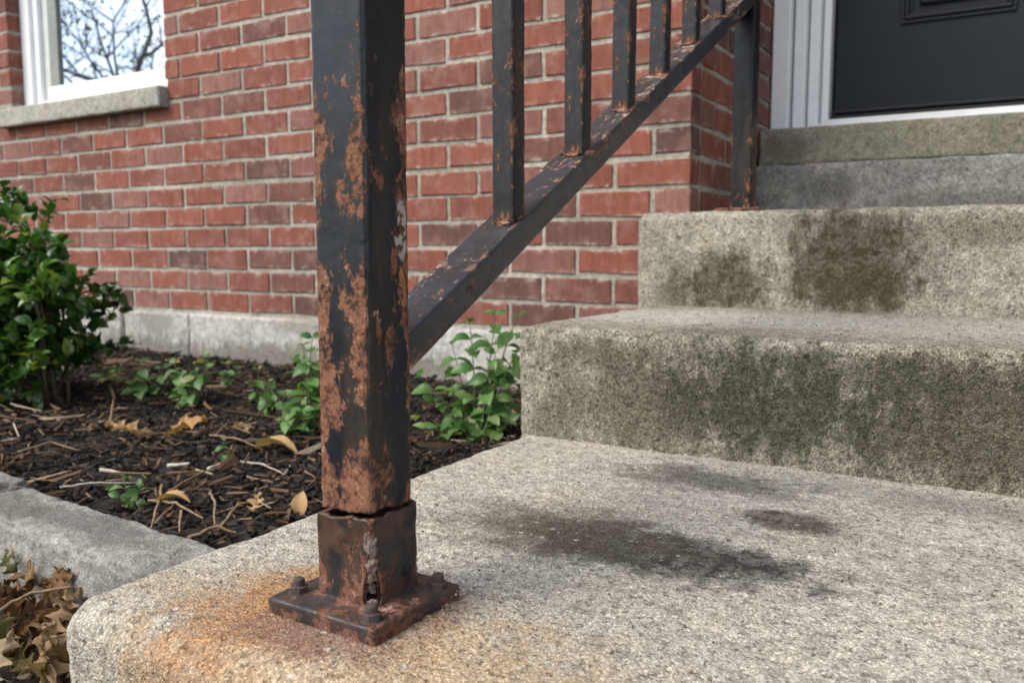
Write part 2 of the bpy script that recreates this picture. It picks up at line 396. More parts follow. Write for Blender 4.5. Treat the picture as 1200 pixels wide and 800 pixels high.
M_gasket = simple('black_rubber', (.012, .012, .013), .6)
M_soil = simple('dark_soil', (.028, .021, .016), .95, 60, .25, .004)
M_lawn = simple('lawn_ground', (.060, .075, .030), .95, 9, .2, .01, color2=(.085, .075, .045))
M_plaster = simple('painted_soffit', (.55, .54, .52), .8)

g = G('window_glass')
gl = g.t.nodes.new('ShaderNodeBsdfGlossy'); gl.inputs['Roughness'].default_value = .0; gl.inputs['Color'].default_value = (.93, .96, 1, 1)
tb = g.t.nodes.new('ShaderNodeBsdfTransparent'); tb.inputs[0].default_value = (.55, .58, .58, 1)
mx = g.t.nodes.new('ShaderNodeMixShader'); mx.inputs[0].default_value = .80
g.t.links.new(tb.outputs[0], mx.inputs[1]); g.t.links.new(gl.outputs[0], mx.inputs[2]); g.t.links.new(mx.outputs[0], g.o.inputs[0])
M_glass = g.m

# ------------------------------------------------------------------ ground
g_me = rough_block('ground', (-60, -60, -.60), (60, 1.9, -.155), .01, 3.0, .0001, faces='Z')
lawn = put('lawn', g_me, M_lawn); lawn['kind'] = 'structure'
bx = np.linspace(-4.6, -.50, 330); by = np.linspace(.53, 1.72, 120)
X, Y = np.meshgrid(bx, by, indexing='ij'); P = np.stack([X.ravel(), Y.ravel(), 0 * X.ravel()], -1)
def bed_z(P):
    P = np.atleast_2d(np.asarray(P, float)).copy(); P[:, 2] = 0
    return -.066 + .014 * fbm(P, 5, 3, 2) + .004 * fbm(P, 40, 2, 4) - .012 * np.clip((.66 - P[:, 1]) / .1, 0, 1)
P[:, 2] = bed_z(P)
ii = np.arange(len(bx) * len(by)).reshape(len(bx), len(by))
Q = np.stack([ii[:-1, :-1], ii[1:, :-1], ii[1:, 1:], ii[:-1, 1:]], -1).reshape(-1, 4)
bed = put('garden_bed', mesh_np('garden_bed', P, Q), M_soil); bed['kind'] = 'structure'
fx = np.linspace(-4.6, -.50, 200); fy = np.linspace(-.6, .60, 90)
X, Y = np.meshgrid(fx, fy, indexing='ij'); P = np.stack([X.ravel(), Y.ravel(), 0 * X.ravel()], -1)
P[:, 2] = -.128 + .020 * np.clip((P[:, 1] - .40) / .12, 0, 1) + .010 * fbm(P, 6, 3, 8)
ii = np.arange(len(fx) * len(fy)).reshape(len(fx), len(fy))
Q = np.stack([ii[:-1, :-1], ii[1:, :-1], ii[1:, 1:], ii[:-1, 1:]], -1).reshape(-1, 4)
low = put('ground', mesh_np('ground_front', P, Q), M_soil); low['kind'] = 'structure'
bounce_path = put('bounce_path', rough_block('bounce_path', (-.47, -6, -.3), (.62, .36, -.145), .01, .05, .0006, faces='ZxX'), M_bounce_path); bounce_path['kind'] = 'structure'  # unseen walkway slab, added for the light it bounces up

# ------------------------------------------------------------------ the house
YW = 1.70; XC = -.598; BL = .174; BH = .0619; JT = .0108; Z0 = .074
house = thing('brick_house', 'red brick house with charcoal front door and white framed window', 'house', (-1.5, 1.9, -.06))
WX0, WX1, WZ0, WZ1 = -3.045, -2.222, .742, 1.95            # window opening
TOP = 3.0; YD = 2.30; XR = .62
mb = MB()
ym = YW + .0035
mb.box((-5.6, ym, -.5), (WX0 - .003, 1.95, TOP)); mb.box((WX0 - .003, ym, -.5), (WX1 + .003, 1.95, WZ0 - .03)); mb.box((WX0 - .003, ym, WZ1), (WX1 + .003, 1.95, TOP))
mb.box((WX1 + .003, ym, -.5), (XC - .0035, 1.95, TOP))
mb.box((XC - .12, 1.95, -.5), (XC - .0035, 2.55, TOP))                       # return beside the door
mb.box((XR + .0035, ym, -.5), (3.4, 1.95, TOP)); mb.box((XR + .0035, 1.95, -.5), (XR + .12, 2.55, TOP))
mb.box((-.72, 2.45, 2.62), (.74, 2.56, TOP))
wall = put('wall', mb.mesh('wall_core'), M_mortar, house)

def brick_mesh(k, L, H=BH - JT, D=.06):
    rr = np.random.default_rng(100 + k)
    V, F = rbox((-L / 2, 0, -H / 2), (L / 2, D, H / 2), .0028, 1)
    V = V + rr.normal(0, .0011, V.shape) * np.array((1, .7, 1)); V[:, 1] += rr.normal(0, .0008)
    return mesh_np('brick', V, F, False)
half = (BL - JT) / 2 - JT / 2
BM = {'s': [brick_mesh(k, BL - JT) for k in range(8)], 'h': [brick_mesh(20 + k, half) for k in range(5)]}
for l in BM.values():
    for m_ in l: m_.materials.append(M_brick)
far = MB()
fwd = camo.rotation_euler.to_matrix() @ Vector((0, 0, -1)); rt = camo.rotation_euler.to_matrix() @ Vector((1, 0, 0)); up = camo.rotation_euler.to_matrix() @ Vector((0, 1, 0))
def pix(p):
    q = Vector(p) - EYE; z = q.dot(fwd)
    return (600 + 1000 * q.dot(rt) / z, 400 - 1000 * q.dot(up) / z) if z > .05 else (-9999, 0)
def unpix(x, y, z):                       # used once, while laying out the bed: where a thing seen at x, y stands at height z
    d = fwd + rt * ((x - 600) / 1000) - up * ((y - 400) / 1000); return EYE + d * ((z - EYE.z) / d.z)
def in_view(p, m=40):
    x, y = pix(p); return -m < x < 1200 + m and -m < y < 800 + m
nb = 0
def lay(x0, x1, z, face):
    """one brick between x0 and x1 along the wall; face 'f' front wall, 'r' return beside the door"""
    global nb
    L = x1 - x0; c = (x0 + x1) / 2
    jit = Matrix.Rotation(random.gauss(0, .004), 4, 'Y')
    if face == 'f': M = Matrix.Translation((c, YW + random.gauss(0, .0006), z)) @ jit
    elif face == 'r': M = Matrix.Translation((XC + random.gauss(0, .0006), c, z)) @ Matrix.Rotation(R(90), 4, 'Z') @ jit
    else: M = Matrix.Translation((XR + random.gauss(0, .0006), c, z)) @ Matrix.Rotation(R(-90), 4, 'Z') @ jit
    vis = face != 'q' and (in_view(M.translation) or in_view(M @ Vector((L / 2, 0, 0))) or in_view(M @ Vector((-L / 2, 0, 0)))) and z < 1.3
    if vis and nb < 300:
        if abs(L - (BL - JT)) < .002: me = random.choice(BM['s'])
        elif abs(L - half) < .002: me = random.choice(BM['h'])
        else: me = brick_mesh(nb + 300, L); me.materials.append(M_brick)
        put('brick', me, M_brick, wall, M=M @ Matrix.Diagonal((1 + random.gauss(0, .008), 1, 1 + random.gauss(0, .022), 1))); nb += 1
    else:
        V, F = rbox((-L / 2, 0, -(BH - JT) / 2), (L / 2, .06, (BH - JT) / 2), .0028, 1)
        far.add([tuple(M @ Vector(v)) for v in V], F)
def row(xa, xb, z, first, face, cuts=None):
    x = xb
    k = 0
    while x > xa + .03:
        L = first if k == 0 else BL - JT
        a = max(x - L, xa)
        if a - xa < .03: a = xa
        segs = [(a, x)]
        if cuts:
            (c0, c1) = cuts; s2 = []
            for (p, q) in segs:
                if q <= c0 or p >= c1: s2.append((p, q))
                else:
                    if p < c0 - .02: s2.append((p, c0))
                    if q > c1 + .02: s2.append((c1, q))
            segs = s2
        for p, q in segs: lay(p, q, z, face)
        x = a - JT; k += 1
k = 0; z = Z0 + BH / 2
while z < TOP:
    cuts = (WX0, WX1) if WZ0 - .065 < z < WZ1 else None
    jl = BL - JT; cl = (WX0 - .04, WX1 + .006) if cuts and z < WZ0 else cuts
    row(-5.5, XC, z + random.gauss(0, .0006), jl if k % 2 else half, 'f', cl)
    # the return: headers alternate with the stretchers round the corner
    ys = YW + .064 if k % 2 else YW + .064; y = YW + .062 + JT; first = half if k % 2 == 0 else BL - JT
    kk = 0
    while y < 2.5 and z > .25:
        L = (jl if k % 2 == 0 else half * 1.0) if kk == 0 else jl
        lay(y, min(y + L, 2.53), z + random.gauss(0, .0006), 'r'); lay(y, min(y + L, 2.53), z, 'q'); y += L + JT; kk += 1
    row(XR, 3.4, z, jl if k % 2 else half, 'f')
    z += BH; k += 1
o = put('distant_brick', far.mesh('distant_brick'), M_brick, wall); o['kind'] = 'stuff'

# foundation
mb = MB(); mb.box((-5.6, YW + .004, -.5), (XC, YW + .05, Z0 - .006)); fnd = put('foundation', mb.mesh('foundation_core'), simple('foundation_joint', (.20, .17, .145), .95, 60, .2), house)
for i, (xa, xb) in enumerate(((-3.35, -2.95), (-2.945, -2.467), (-2.459, -2.148), (-2.140, -1.43), (-1.424, -.95), (-.944, -.61))):
    put('foundation_block', rough_block('foundation_block', (xa, YW - .012 - .004 * (i % 2), -.30), (xb, YW + .03, Z0 - .008), .006, .006, .0022, faces='xXyZ', seed=20 + i, edge=1.2), M_found, fnd)

# window
wy = YW + .045
win = put('window', None, None, house, loc=(WX0, wy, WZ0)); win.empty_display_size = .05
def part(name, boxes, mat, parent, bev=.003):
    m = MB()
    for a, b in boxes: m.bev(a, b, bev)
    return put(name, m.mesh(name, False), mat, parent)
put('sill', rough_block('window_sill', (-3.085, YW - .032, .676), (-2.216, YW + .09, .738), .005, .006, .0012, seed=41), M_wsill, house)
FR = WX1 - .012
part('frame', [((WX0 + .002, wy, .741), (-2.990, wy + .05, 1.948)), ((-2.990, wy + .014, .741), (-2.962, wy + .05, 1.948)),
               ((WX0 + .004, wy - .006, .7405), (FR, wy - .0005, .752)), ((-2.962, wy + .002, .753), (FR, wy + .05, .764)), ((-2.252, wy + .001, .765), (FR, wy + .05, 1.948)), ((-2.961, wy + .002, 1.90), (-2.253, wy + .05, 1.948))], M_white, win)
part('track', [((-2.961, wy + .030, .765), (-2.915, wy + .06, 1.899))], M_sash, win)
part('sash', [((-2.914, wy + .012, .765), (-2.253, wy + .056, .812)), ((-2.914, wy + .012, 1.84), (-2.253, wy + .056, 1.899)), ((-2.300, wy + .012, .813), (-2.253, wy + .056, 1.839))], M_white, win)
part('stile', [((-2.914, wy + .020, .813), (-2.862, wy + .056, 1.839))], M_screen, win)
mbx = MB(); mbx.box((-2.861, wy + .030, .813), (-2.301, wy + .036, 1.839)); put('pane', mbx.mesh('pane'), M_glass, win)
mbx = MB(); mbx.box((WX0 - .2, 2.3, .5), (WX1 + .1, 2.32, 2.1)); put('blind', mbx.mesh('blind'), simple('dim_room_blind', (.05, .05, .05), .9), win)
# reveal bricks at the left jamb are the ends of the wall's own courses; steel lintel above
part('lintel', [((WX0 - .1, YW + .002, 1.951), (WX1 + .1, YW + .10, 1.96))], M_white, house)

# doorway
frm = put('door_frame', None, None, house, loc=(XC, YD, .56)); frm.empty_display_size = .05
def jamb(sgn, x_out):
    f_ = lambda a, b, y0, y1, z1=2.60: ((min(x_out + sgn * a, x_out + sgn * b), y0, .557), (max(x_out + sgn * a, x_out + sgn * b), y1, z1))
    part('casing', [f_(.003, .048, YD, YD + .07)], M_white, frm, .004)
    part('jamb', [f_(.052, .082, YD + .024, YD + .13)], M_white, frm, .005)
    part('jamb', [f_(.085, .112, YD + .048, YD + .13)], M_white, frm, .005)
    part('stop', [f_(.115, .134, YD + .070, YD + .13)], M_white, frm, .004)
    part('seam', [f_(.046, .120, YD + .080, YD + .14)], M_sash, frm, .001)
jamb(1, XC); jamb(-1, XR)
part('head', [((XC + .003, YD, 2.60), (XR - .003, YD + .13, 2.66))], M_white, frm)
put('sill_slab', rough_block('door_sill_slab', (-.594, 2.195, .463), (XR - .004, 2.60, .5535), .005, .008, .0016, faces='xyZz', seed=51), M_slab, house)
thr = part('threshold', [((XC + .052, YD + .018, .556), (XR - .052, YD + .14, .566)), ((XC + .10, YD + .034, .566), (XR - .10, YD + .14, .577)), ((XC + .125, YD + .055, .577), (XR - .125, YD + .14, .590))], M_whitealu, house, .003)
DX0, DX1 = XC + .142, XR - .142
door = put('door', None, None, house, loc=((DX0 + DX1) / 2, YD + .1, .595)); door.empty_display_size = .05
part('door_leaf', [((DX0, YD + .098, .597), (DX1, YD + .14, 2.60))], M_door, door, .002)
part('sweep', [((DX0, YD + .085, .5905), (DX1, YD + .097, .602)), ], M_gasket, door, .001)
part('drip_rail', [((DX0, YD + .082, .607), (DX1, YD + .0975, .614))], M_door, door, .002)
def panel(x0, x1, z0, z1):
    m = MB(); y = YD + .0975
    for k, (ins, dy) in enumerate(((0, .006), (.010, .010), (.020, .003))):     # raised ogee moulding: nested frames
        t = .010
        a0, a1, b0, b1 = x0 + ins, x1 - ins, z0 + ins, z1 - ins
        m.bev((a0, y - dy, b0), (a1, y, b0 + t - .0005), .002); m.bev((a0, y - dy, b1 - t + .0005), (a1, y, b1), .002)
        m.bev((a0, y - dy, b0 + t), (a0 + t - .0005, y, b1 - t), .002); m.bev((a1 - t + .0005, y - dy, b0 + t), (a1, y, b1 - t), .002)
    m.bev((x0 + .042, y - .008, z0 + .040), (x1 - .042, y, z1 - .040), .006)
    put('panel', m.mesh('panel'), M_door, door)
dm = (DX0 + DX1) / 2
for (z0_, z1_) in ((.815, 1.35), (1.50, 2.05), (2.15, 2.48)):
    panel(DX0 + .152, dm - .062, z0_, z1_); panel(dm + .062, DX1 - .152, z0_, z1_)
part('handle', [((DX1 - .09, YD + .04, 1.55), (DX1 - .06, YD + .098, 1.58))], M_whitealu, door, .008)
m = MB(); m.box((-5.8, YW - .06, TOP), (3.6, 6, TOP + .14)); put('eaves', m.mesh('eaves'), M_plaster, house)
m = MB(); m.box((-5.6, 2.56, -.5), (3.4, 2.70, TOP)); put('rear_wall', m.mesh('rear_wall'), M_gasket, house)

# ------------------------------------------------------------------ concrete steps
steps = thing('concrete_steps', 'weathered grey concrete entrance steps with rust stain and moss', 'steps', (0, .9, -.15))
XS = XR + .02
put('step', rough_block('step_lower', (-.592, .337, -.20), (XS, 1.04, 0), .024, .0026, .0014, faces='xXyZ', seed=1, edge=1.3), M_step1, steps)
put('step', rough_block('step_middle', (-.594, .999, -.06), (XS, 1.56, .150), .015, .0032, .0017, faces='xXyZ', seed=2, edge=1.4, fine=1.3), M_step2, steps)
put('step', rough_block('step_upper', (-.632, 1.508, .06), (XS, 2.19, .322), .014, .0042, .0018, faces='xXyZ', seed=3, edge=1.3, fine=1.2), M_step3, steps)
put('plinth', rough_block('door_plinth', (-.597, 2.168, .25), (XS - .03, 2.4, .462), .006, .006, .0030, faces='xyZ', seed=4, fine=.6), M_parge, steps)

# edging stones along the bed
def stone(x0, x1, seed, dz, yaw, piv, label):
    V = rough_block('edging_stone', (x0 - piv[0], -.090, -.11), (x1 - piv[0], .0, 0), .010, .0032, .0032, faces='xXyYZ', seed=seed, edge=1.3)
    o = put('edging_stone', V, M_edge, M=Matrix.Translation((piv[0], piv[1], -.040 + dz)) @ Matrix.Rotation(R(yaw), 4, 'Z') @ Matrix.Rotation(R(-1.2), 4, 'X'))
    tag(o, label, 'edging stone', 'edging stones along the garden bed')
stone(-1.052, -.597, 61, 0, -4.5, (-.60, .549), 'grey edging stone butting against the lowest concrete step')
stone(-1.60, -1.062, 62, .004, -6.5, (-1.06, .592), 'grey edging stone at the left edge, farther from the steps')

# ------------------------------------------------------------------ the railing
PX, PY = -.389, .4495
rail_root = thing('stair_railing', 'rusty dark painted iron stair railing bolted to the lowest step', 'railing', (PX, PY, 0))
M_post = rusty('peeling_post_paint', .588, amount=1.1, chips=[((.0229, .013, .192), (.012, .008, .022), (.34, .31, .28)), ((.0229, .012, .150), (.012, .005, .02), (.30, .13, .05))], orange=.95)
M_rail = rusty('scuffed_rail_paint', .60, paint=(.012, .015, .021), dust=.35, primer=.8, spec=.9)
M_rear = rusty('black_rear_post_paint', .66, paint=(.006, .007, .009), dust=.1, spec=.2)
M_bal = rusty('flaking_baluster_paint', .568, paint=(.0065, .0082, .0115), orange=.95)
M_plate = rusty('rusted_plate_steel', .63, paint=(.026, .026, .030), grime=.75, orange=.6, dust=.6)
M_weld = rusty('rust_crust', .35, orange=.75)
M_flake = simple('grey_rust_scale', (.20, .15, .13), .9, 240, .3, .0015, color2=(.085, .050, .038))

def tube_grid(s, L, step, r=.004, seam_front=True, nl=None):
    """square tube, half-size s, from z=0 to L. perimeter starts and ends at the front corner (+x,-y)"""
    pts = []
    n = max(4, int(2 * (s - r) / step))
    cs = [(s - r, -s + r), (s - r, s - r), (-s + r, s - r), (-s + r, -s + r)]
    for k, (cx, cy) in enumerate(cs):
        a0 = -90 + 90 * k
        for j in range(7): a = R(a0 + 90 * j / 6); pts.append((cx + r * math.cos(a), cy + r * math.sin(a), math.cos(a), math.sin(a), abs(j - 3) / 3 * r))
        nx_, ny_ = cs[(k + 1) % 4]; a = R(a0 + 90)
        for j in range(1, n): t = j / n; pts.append((cx + r * math.cos(a) + (nx_ - cx) * t, cy + r * math.sin(a) + (ny_ - cy) * t, math.cos(a), math.sin(a), r + min(t, 1 - t) * 2 * (s - r)))
    pts = pts[3:] + pts[:3]                                   # start in the middle of the front corner's arc
    pts.append(pts[0])
    A = np.array(pts); m = len(A); nl = nl or max(3, int(L / step)); Z = np.linspace(0, L, nl)
    V = np.zeros((nl, m, 3)); V[..., :2] = A[None, :, :2]; V[..., 2] = Z[:, None]
    N = np.zeros_like(V); N[..., :2] = A[None, :, 2:4]
    D = np.repeat(A[None, :, 4], nl, 0)
    ii = np.arange(nl * m).reshape(nl, m)
    Q = np.stack([ii[:-1, :-1], ii[:-1, 1:], ii[1:, 1:], ii[1:, :-1]], -1).reshape(-1, 4)
    return V, N, D, Q
def weld_seam(V, Q, attrs):
    return V.reshape(-1, 3), Q, {k: a.ravel() for k, a in attrs.items()}

# upper post: bottom edge torn and rusted through
V, N, D, Q = tube_grid(.0229, .90, .0017)
zf = V[..., 2]; flat = V.reshape(-1, 3)
tear = (.0022 * fbm(np.stack([flat[:, 0], flat[:, 1], 0 * flat[:, 0]], -1), 55, 4, 31)).reshape(zf.shape)
tear += .0004 + .0026 * np.exp(-(((V[..., 0] - .012) ** 2 + (V[..., 1] + .018) ** 2) / .018 ** 2))
kf = np.clip(1 - zf / .03, 0, 1)
ngh = fbm(flat, 60, 4, 12).reshape(zf.shape); wl = np.exp(-(D / .004) ** 2)
V[..., 2] += tear * kf
low_ = np.clip(1 - zf / .42, 0, 1)
V += N * (.00022 * ngh + wl * .0006 * np.minimum(0, fbm(flat, 120, 3, 44).reshape(zf.shape)) + np.exp(-zf / .006) * .0010 * ngh)[..., None]
side = N[..., 1] < -.5                                        # face towards the street
rightf = N[..., 0] > .5
zl = zf + .0765
wear = -.25 + .62 * np.exp(-(D / .0065) ** 2) * np.where(rightf & (V[..., 1] < 0), .25, 1.0) + 1.0 * np.exp(-zf / .016)
wear -= .45 * np.clip((zl - .34) / .05, 0, 1) * np.where(side, 1, .6)
for (px_, py_, rx_, rz_, k_) in ((403, 85, .005, .008, .85), (428, 140, .006, .022, .9), (422, 175, .008, .018, .9), (412, 222, .009, .014, 1.0), (390, 140, .006, .012, .7), (381, 160, .004, .03, .6), (392, 305, .009, .016, .9), (383, 330, .006, .03, .7), (425, 330, .010, .030, 1.0), (412, 350, .009, .014, .8), (388, 400, .006, .04, .85), (426, 408, .007, .016, .9), (400, 455, .016, .016, .85), (392, 490, .008, .014, .8), (381, 500, .004, .04, .8), (428, 440, .006, .02, .8), (430, 545, .009, .018, .9), (390, 565, .014, .012, .8), (405, 425, .006, .012, .7)):
    u_ = -.0229 + .0458 * (px_ - 374) / 63.0; z_ = .2 + (383 - py_) / 1830.0      # patches of rust on the street face
    wear += np.where(side, 0.85 * k_ * np.exp(-((V[..., 0] - u_) / (rx_ * 1.25)) ** 2 - ((zl - z_) / rz_) ** 2), 0)
for (px_, py_, rx_, rz_, k_) in ((476, 90, .005, .02, .8), (470, 120, .005, .014, .9), (478, 170, .004, .03, .9), (472, 215, .006, .016, 1.0), (474, 265, .008, .02, 1.0), (466, 298, .005, .014, 1.1), (476, 350, .005, .02, .9), (460, 395, .004, .014, .9), (482, 420, .003, .05, .8), (455, 545, .010, .012, .6), (448, 380, .003, .02, .6), (452, 190, .004, .02, .5)):
    u_ = -.0229 + .0458 * (px_ - 437) / 47.0; z_ = .2 + (383 - py_) / 1830.0
    wear += np.where(rightf, 1.1 * k_ * np.exp(-((V[..., 1] - u_) / rx_) ** 2 - ((zl - z_) / rz_) ** 2), 0)
v_, q_, at = weld_seam(V, Q, {'wear': wear})
post = put('newel_post', mesh_np('newel_post', v_, q_, True, at), M_post, rail_root, loc=(PX, PY, .0736))
md = post.modifiers.new('wall', 'SOLIDIFY'); md.thickness = .003; md.offset = -1

# stub of the post, split down its front corner
V, N, D, Q = tube_grid(.0252, .064, .0014, r=.003)
nl, m, _ = V.shape; flat = V.reshape(-1, 3); zt = V[..., 2] / .064
gap = np.clip(1.30 - zt * 1.40, 0, 1) * (.0038 + .0018 * fbm(np.stack([0 * flat[:, 0], 0 * flat[:, 0], flat[:, 2]], -1), 90, 3, 3).reshape(zt.shape)) * np.clip(zt * 6 + .55, 0, 1)
per = np.arange(m)[None, :] / (m - 1)
k0 = np.clip(1 - per / .10, 0, 1); k1 = np.clip(1 - (1 - per) / .10, 0, 1)
V[..., 1] += gap * k0 * 1.3; V[..., 0] += gap * k0 * .35
V[..., 0] -= gap * k1 * 1.3; V[..., 1] -= gap * k1 * .35
rag = (.0026 * fbm(np.stack([flat[:, 0], flat[:, 1], 0 * flat[:, 0]], -1), 60, 4, 77)).reshape(zt.shape)
V[..., 2] += (rag + .0016 * V[..., 0] / .0252 - .0016) * np.clip((zt - .6) / .4, 0, 1)
V += N * (.0006 * fbm(flat, 70, 4, 15).reshape(zt.shape) + .0022 * np.exp(-V[..., 2] / .004))[..., None]
wear = .75 * np.exp(-(D / .006) ** 2) + .35 * (1 - zt) + .6 * np.exp(-(1 - zt) / .10) - .1
v_, q_, at = weld_seam(V, Q, {'wear': wear})
M_stub = rusty('rusted_stub_paint', .64, paint=(.014, .0145, .016), grime=.9, orange=.7)
stub = put('post_stub', mesh_np('post_stub', v_, q_, True, at), M_stub, rail_root, loc=(PX, PY, .0090))
md = stub.modifiers.new('wall', 'SOLIDIFY'); md.thickness = .0045; md.offset = -1

def blob(name, r, seed, amp=.35, sub=10):
    u = np.linspace(0, np.pi, sub); v = np.linspace(0, 2 * np.pi, sub * 2, endpoint=False); U, Vv = np.meshgrid(u, v, indexing='ij')
    S = np.stack([np.sin(U) * np.cos(Vv), np.sin(U) * np.sin(Vv), np.cos(U)], -1).reshape(-1, 3)
    d = 1 + amp * fbm(S, 1.3, 3, seed); W = S * d[:, None] * np.array(r)
    ii = np.arange(sub * sub * 2).reshape(sub, sub * 2); jj = np.roll(ii, -1, 1)
    return mesh_np(name, W, np.stack([ii[:-1], ii[1:], jj[1:], jj[:-1]], -1).reshape(-1, 4), False)
for k, (dz, rx, rz, off, rot) in enumerate(((.0535, .0046, .0088, -.0012, -6), (.0410, .0042, .0058, -.0010, 10), (.0315, .0040, .0040, -.0026, 24), (.0225, .0030, .0036, -.0045, -20), (.0145, .0034, .0028, -.0006, 30))):
    c = Vector((PX + .0236 + off, PY - .0236 - off, dz))
    put('rust_flake', blob('rust_flake', (rx, rx * .75, rz), 7 + k * 3, .40, 18), M_flake, rail_root, M=Matrix.Translation(c) @ Matrix.Rotation(R(45), 4, 'Z') @ Matrix.Rotation(R(rot), 4, 'Y'))

# base plate with bolts
V, Q, N = grid_box([np.linspace(-.0495, .0495, 70), np.linspace(-.0465, .0465, 66), np.linspace(-.004, .0095, 9)], np.array((-.0495, -.0465, -.004)), np.array((.0495, .0465, .0095)), .0018, True)
V = V + N * (.0009 * fbm(V, 40, 4, 21))[:, None]; V[:, 2] += .0012 * pn(V, 18, 3) * (V[:, 2] > 0)
V[:, 2] += np.where(V[:, 2] > .004, .0022 * np.exp(-np.clip(np.maximum(np.abs(V[:, 0]), np.abs(V[:, 1])) - .026, 0, 1) / .004), 0)
plate = put('base_plate', mesh_np('base_plate', V, Q, True, {'wear': .30 + .5 * (V[:, 2] < .006) + .35 * np.exp(-np.clip(np.maximum(np.abs(V[:, 0]), np.abs(V[:, 1])) - .026, 0, 1) / .006)}), M_plate, rail_root, M=Matrix.Translation((PX - .002, PY - .001, .0015)) @ Matrix.Rotation(R(-2.0), 4, 'Z'))
def bolt_mesh():
    m = MB()
    def ring(r0, r1, z0, z1, n):
        A = [(r0 * math.cos(2 * math.pi * j / n), r0 * math.sin(2 * math.pi * j / n), z0) for j in range(n)]
        B = [(r1 * math.cos(2 * math.pi * j / n), r1 * math.sin(2 * math.pi * j / n), z1) for j in range(n)]
        m.add(A + B, [(j, (j + 1) % n, n + (j + 1) % n, n + j) for j in range(n)] + [tuple(range(n, 2 * n)), tuple(reversed(range(n)))])
    ring(.0072, .0070, 0, .0014, 16); ring(.0062, .0062, .0015, .0062, 6); ring(.0060, .0048, .0063, .0072, 12)
    for k in range(4): ring(.0042, .0042, .0073 + k * .0014, .0079 + k * .0014, 12); ring(.0042, .0037, .00795 + k * .0014, .0086 + k * .0014, 12)
    ring(.0038, .0026, .0130, .0138, 12)
    return m.mesh('bolt')
bme = bolt_mesh(); M_boltm = simple('dark_rusted_bolt', (.070, .042, .034), .75, 220, .3, .0006, color2=(.035, .028, .028))
for i, (dx, dy) in enumerate(((-.0385, -.030), (.0360, -.0365), (.0390, .0295), (-.037, .034))):
    put('bolt', bme, M_boltm, plate, M=Matrix.Translation((PX + dx, PY + dy, .0105)) @ Matrix.Rotation(R(20 + 37 * i), 4, 'Z') @ Matrix.Rotation(R(random.uniform(-5, 5)), 4, 'X') @ Matrix.Diagonal((1.05, 1.05, .82, 1)))

# sloping bottom rail, balusters, rear post, hand rail
RX = lambda y: PX + (y - PY) * (-.452 - PX) / (1.56 - PY)
RZ = lambda y: .2795 + .483 * (y - .662)
def bar(name, p0, p1, w, h, mat, wearf, parent, step=.003, r=.003, top=True):
    """bar of section w x h from p0 to p1 (centre line), up axis kept vertical-ish"""
    p0 = Vector(p0); p1 = Vector(p1); L = (p1 - p0).length; t = (p1 - p0) / L
    side = t.cross(Vector((0, 0, 1)))
    side = side.normalized() if side.length > .05 else Vector((1, 0, 0))
    upv = side.cross(t)
    ax = [np.concatenate([[-w / 2, -w / 2 + r * .4], np.linspace(-w / 2 + r, w / 2 - r, 7), [w / 2 - r * .4, w / 2]]),
          np.concatenate([[-h / 2, -h / 2 + r * .4], np.linspace(-h / 2 + r, h / 2 - r, 7), [h / 2 - r * .4, h / 2]]),
          np.linspace(0, L, max(6, int(L / step)))]
    V, Q, N = grid_box(ax, np.array((-w / 2, -h / 2, -r)), np.array((w / 2, h / 2, L + r)), r, True)
    S = V + np.array(p0) * 3
    V = V + N * (.0002 * fbm(S, 55, 4, 9) + .0003 * fbm(S, 160, 2, 19))[:, None]
    wear = wearf(V, N, L)
    M = Matrix((side, upv, t)).transposed().to_4x4(); M.translation = p0
    return put(name, mesh_np(name, V, Q, True, {'wear': wear}), mat, parent, M=M)
hh = .026; th = math.atan(.483); off = hh / 2 / math.cos(th)
def rw(V, N, L): 
    e = np.exp(-((np.abs(V[:, 0]) - .020) / .004) ** 2) * .35
    top = (N[:, 1] > .6) * (.16 + .35 * np.clip(pn(V, 9, 2), 0, 1) + .20 * np.clip(V[:, 2] / L - .35, 0, 1))
    return e * .7 + top + .9 * np.exp(-V[:, 2] / .018) - (N[:, 0] > .5) * .32
y0, y1 = PY + .020, 1.70
bar('bottom_rail', (RX(y0) - .0045, y0, RZ(y0) - off), (RX(y1) - .0045, y1, RZ(y1) - off), .040, hh, M_rail, rw, rail_root)
def crust(name, r, parent, loc, seed, s=.5):
    me = blob(name, r, seed, s, 9); at = me.attributes.new('wear', 'FLOAT', 'POINT'); at.data.foreach_set('value', np.ones(len(me.vertices), np.float32))
    return put(name, me, M_weld, parent, loc=loc)
TOPR = .74
for i, y in enumerate((.662, .816, .950, 1.082, 1.222, 1.365, 1.50)):
    sz = .0216; b0 = Vector((RX(y), y, RZ(y) - .006))
    hv = random.uniform(.2, .5)
    def bw(V, N, L, hv=hv): return .35 * np.exp(-((np.abs(V[:, 0]) - sz / 2) / .004) ** 2) * (np.abs(V[:, 1]) > sz * .3) + hv * .35 * (N[:, 0] > .3) + .3 * hv * np.clip(pn(V + hv * 9, 14, 3), -.5, 1) + .1 * hv + .7 * np.exp(-V[:, 2] / .014) - .1
    lean = random.uniform(-.004, .004)
    # local frame of a vertical bar: x across the rail, z up
    p1 = b0 + Vector((lean, lean, TOPR))
    bal = bar('baluster', b0, p1, sz, sz, M_bal, bw, rail_root, step=.0035, r=.0016)
    WP[bal.name] = b0
    crw = crust('weld_bead', (.0150, .0150, .0050), rail_root, b0 + Vector((0, 0, .0050)), 50 + i, .45)
    crw.rotation_euler = (th * .9, 0, 0)
bar('hand_rail', (RX(y0), y0, RZ(y0) + TOPR), (RX(y1), y1, RZ(y1) + TOPR), .036, .030, M_rail, rw, rail_root, step=.006)
ry = 1.575; rxp = RX(ry)
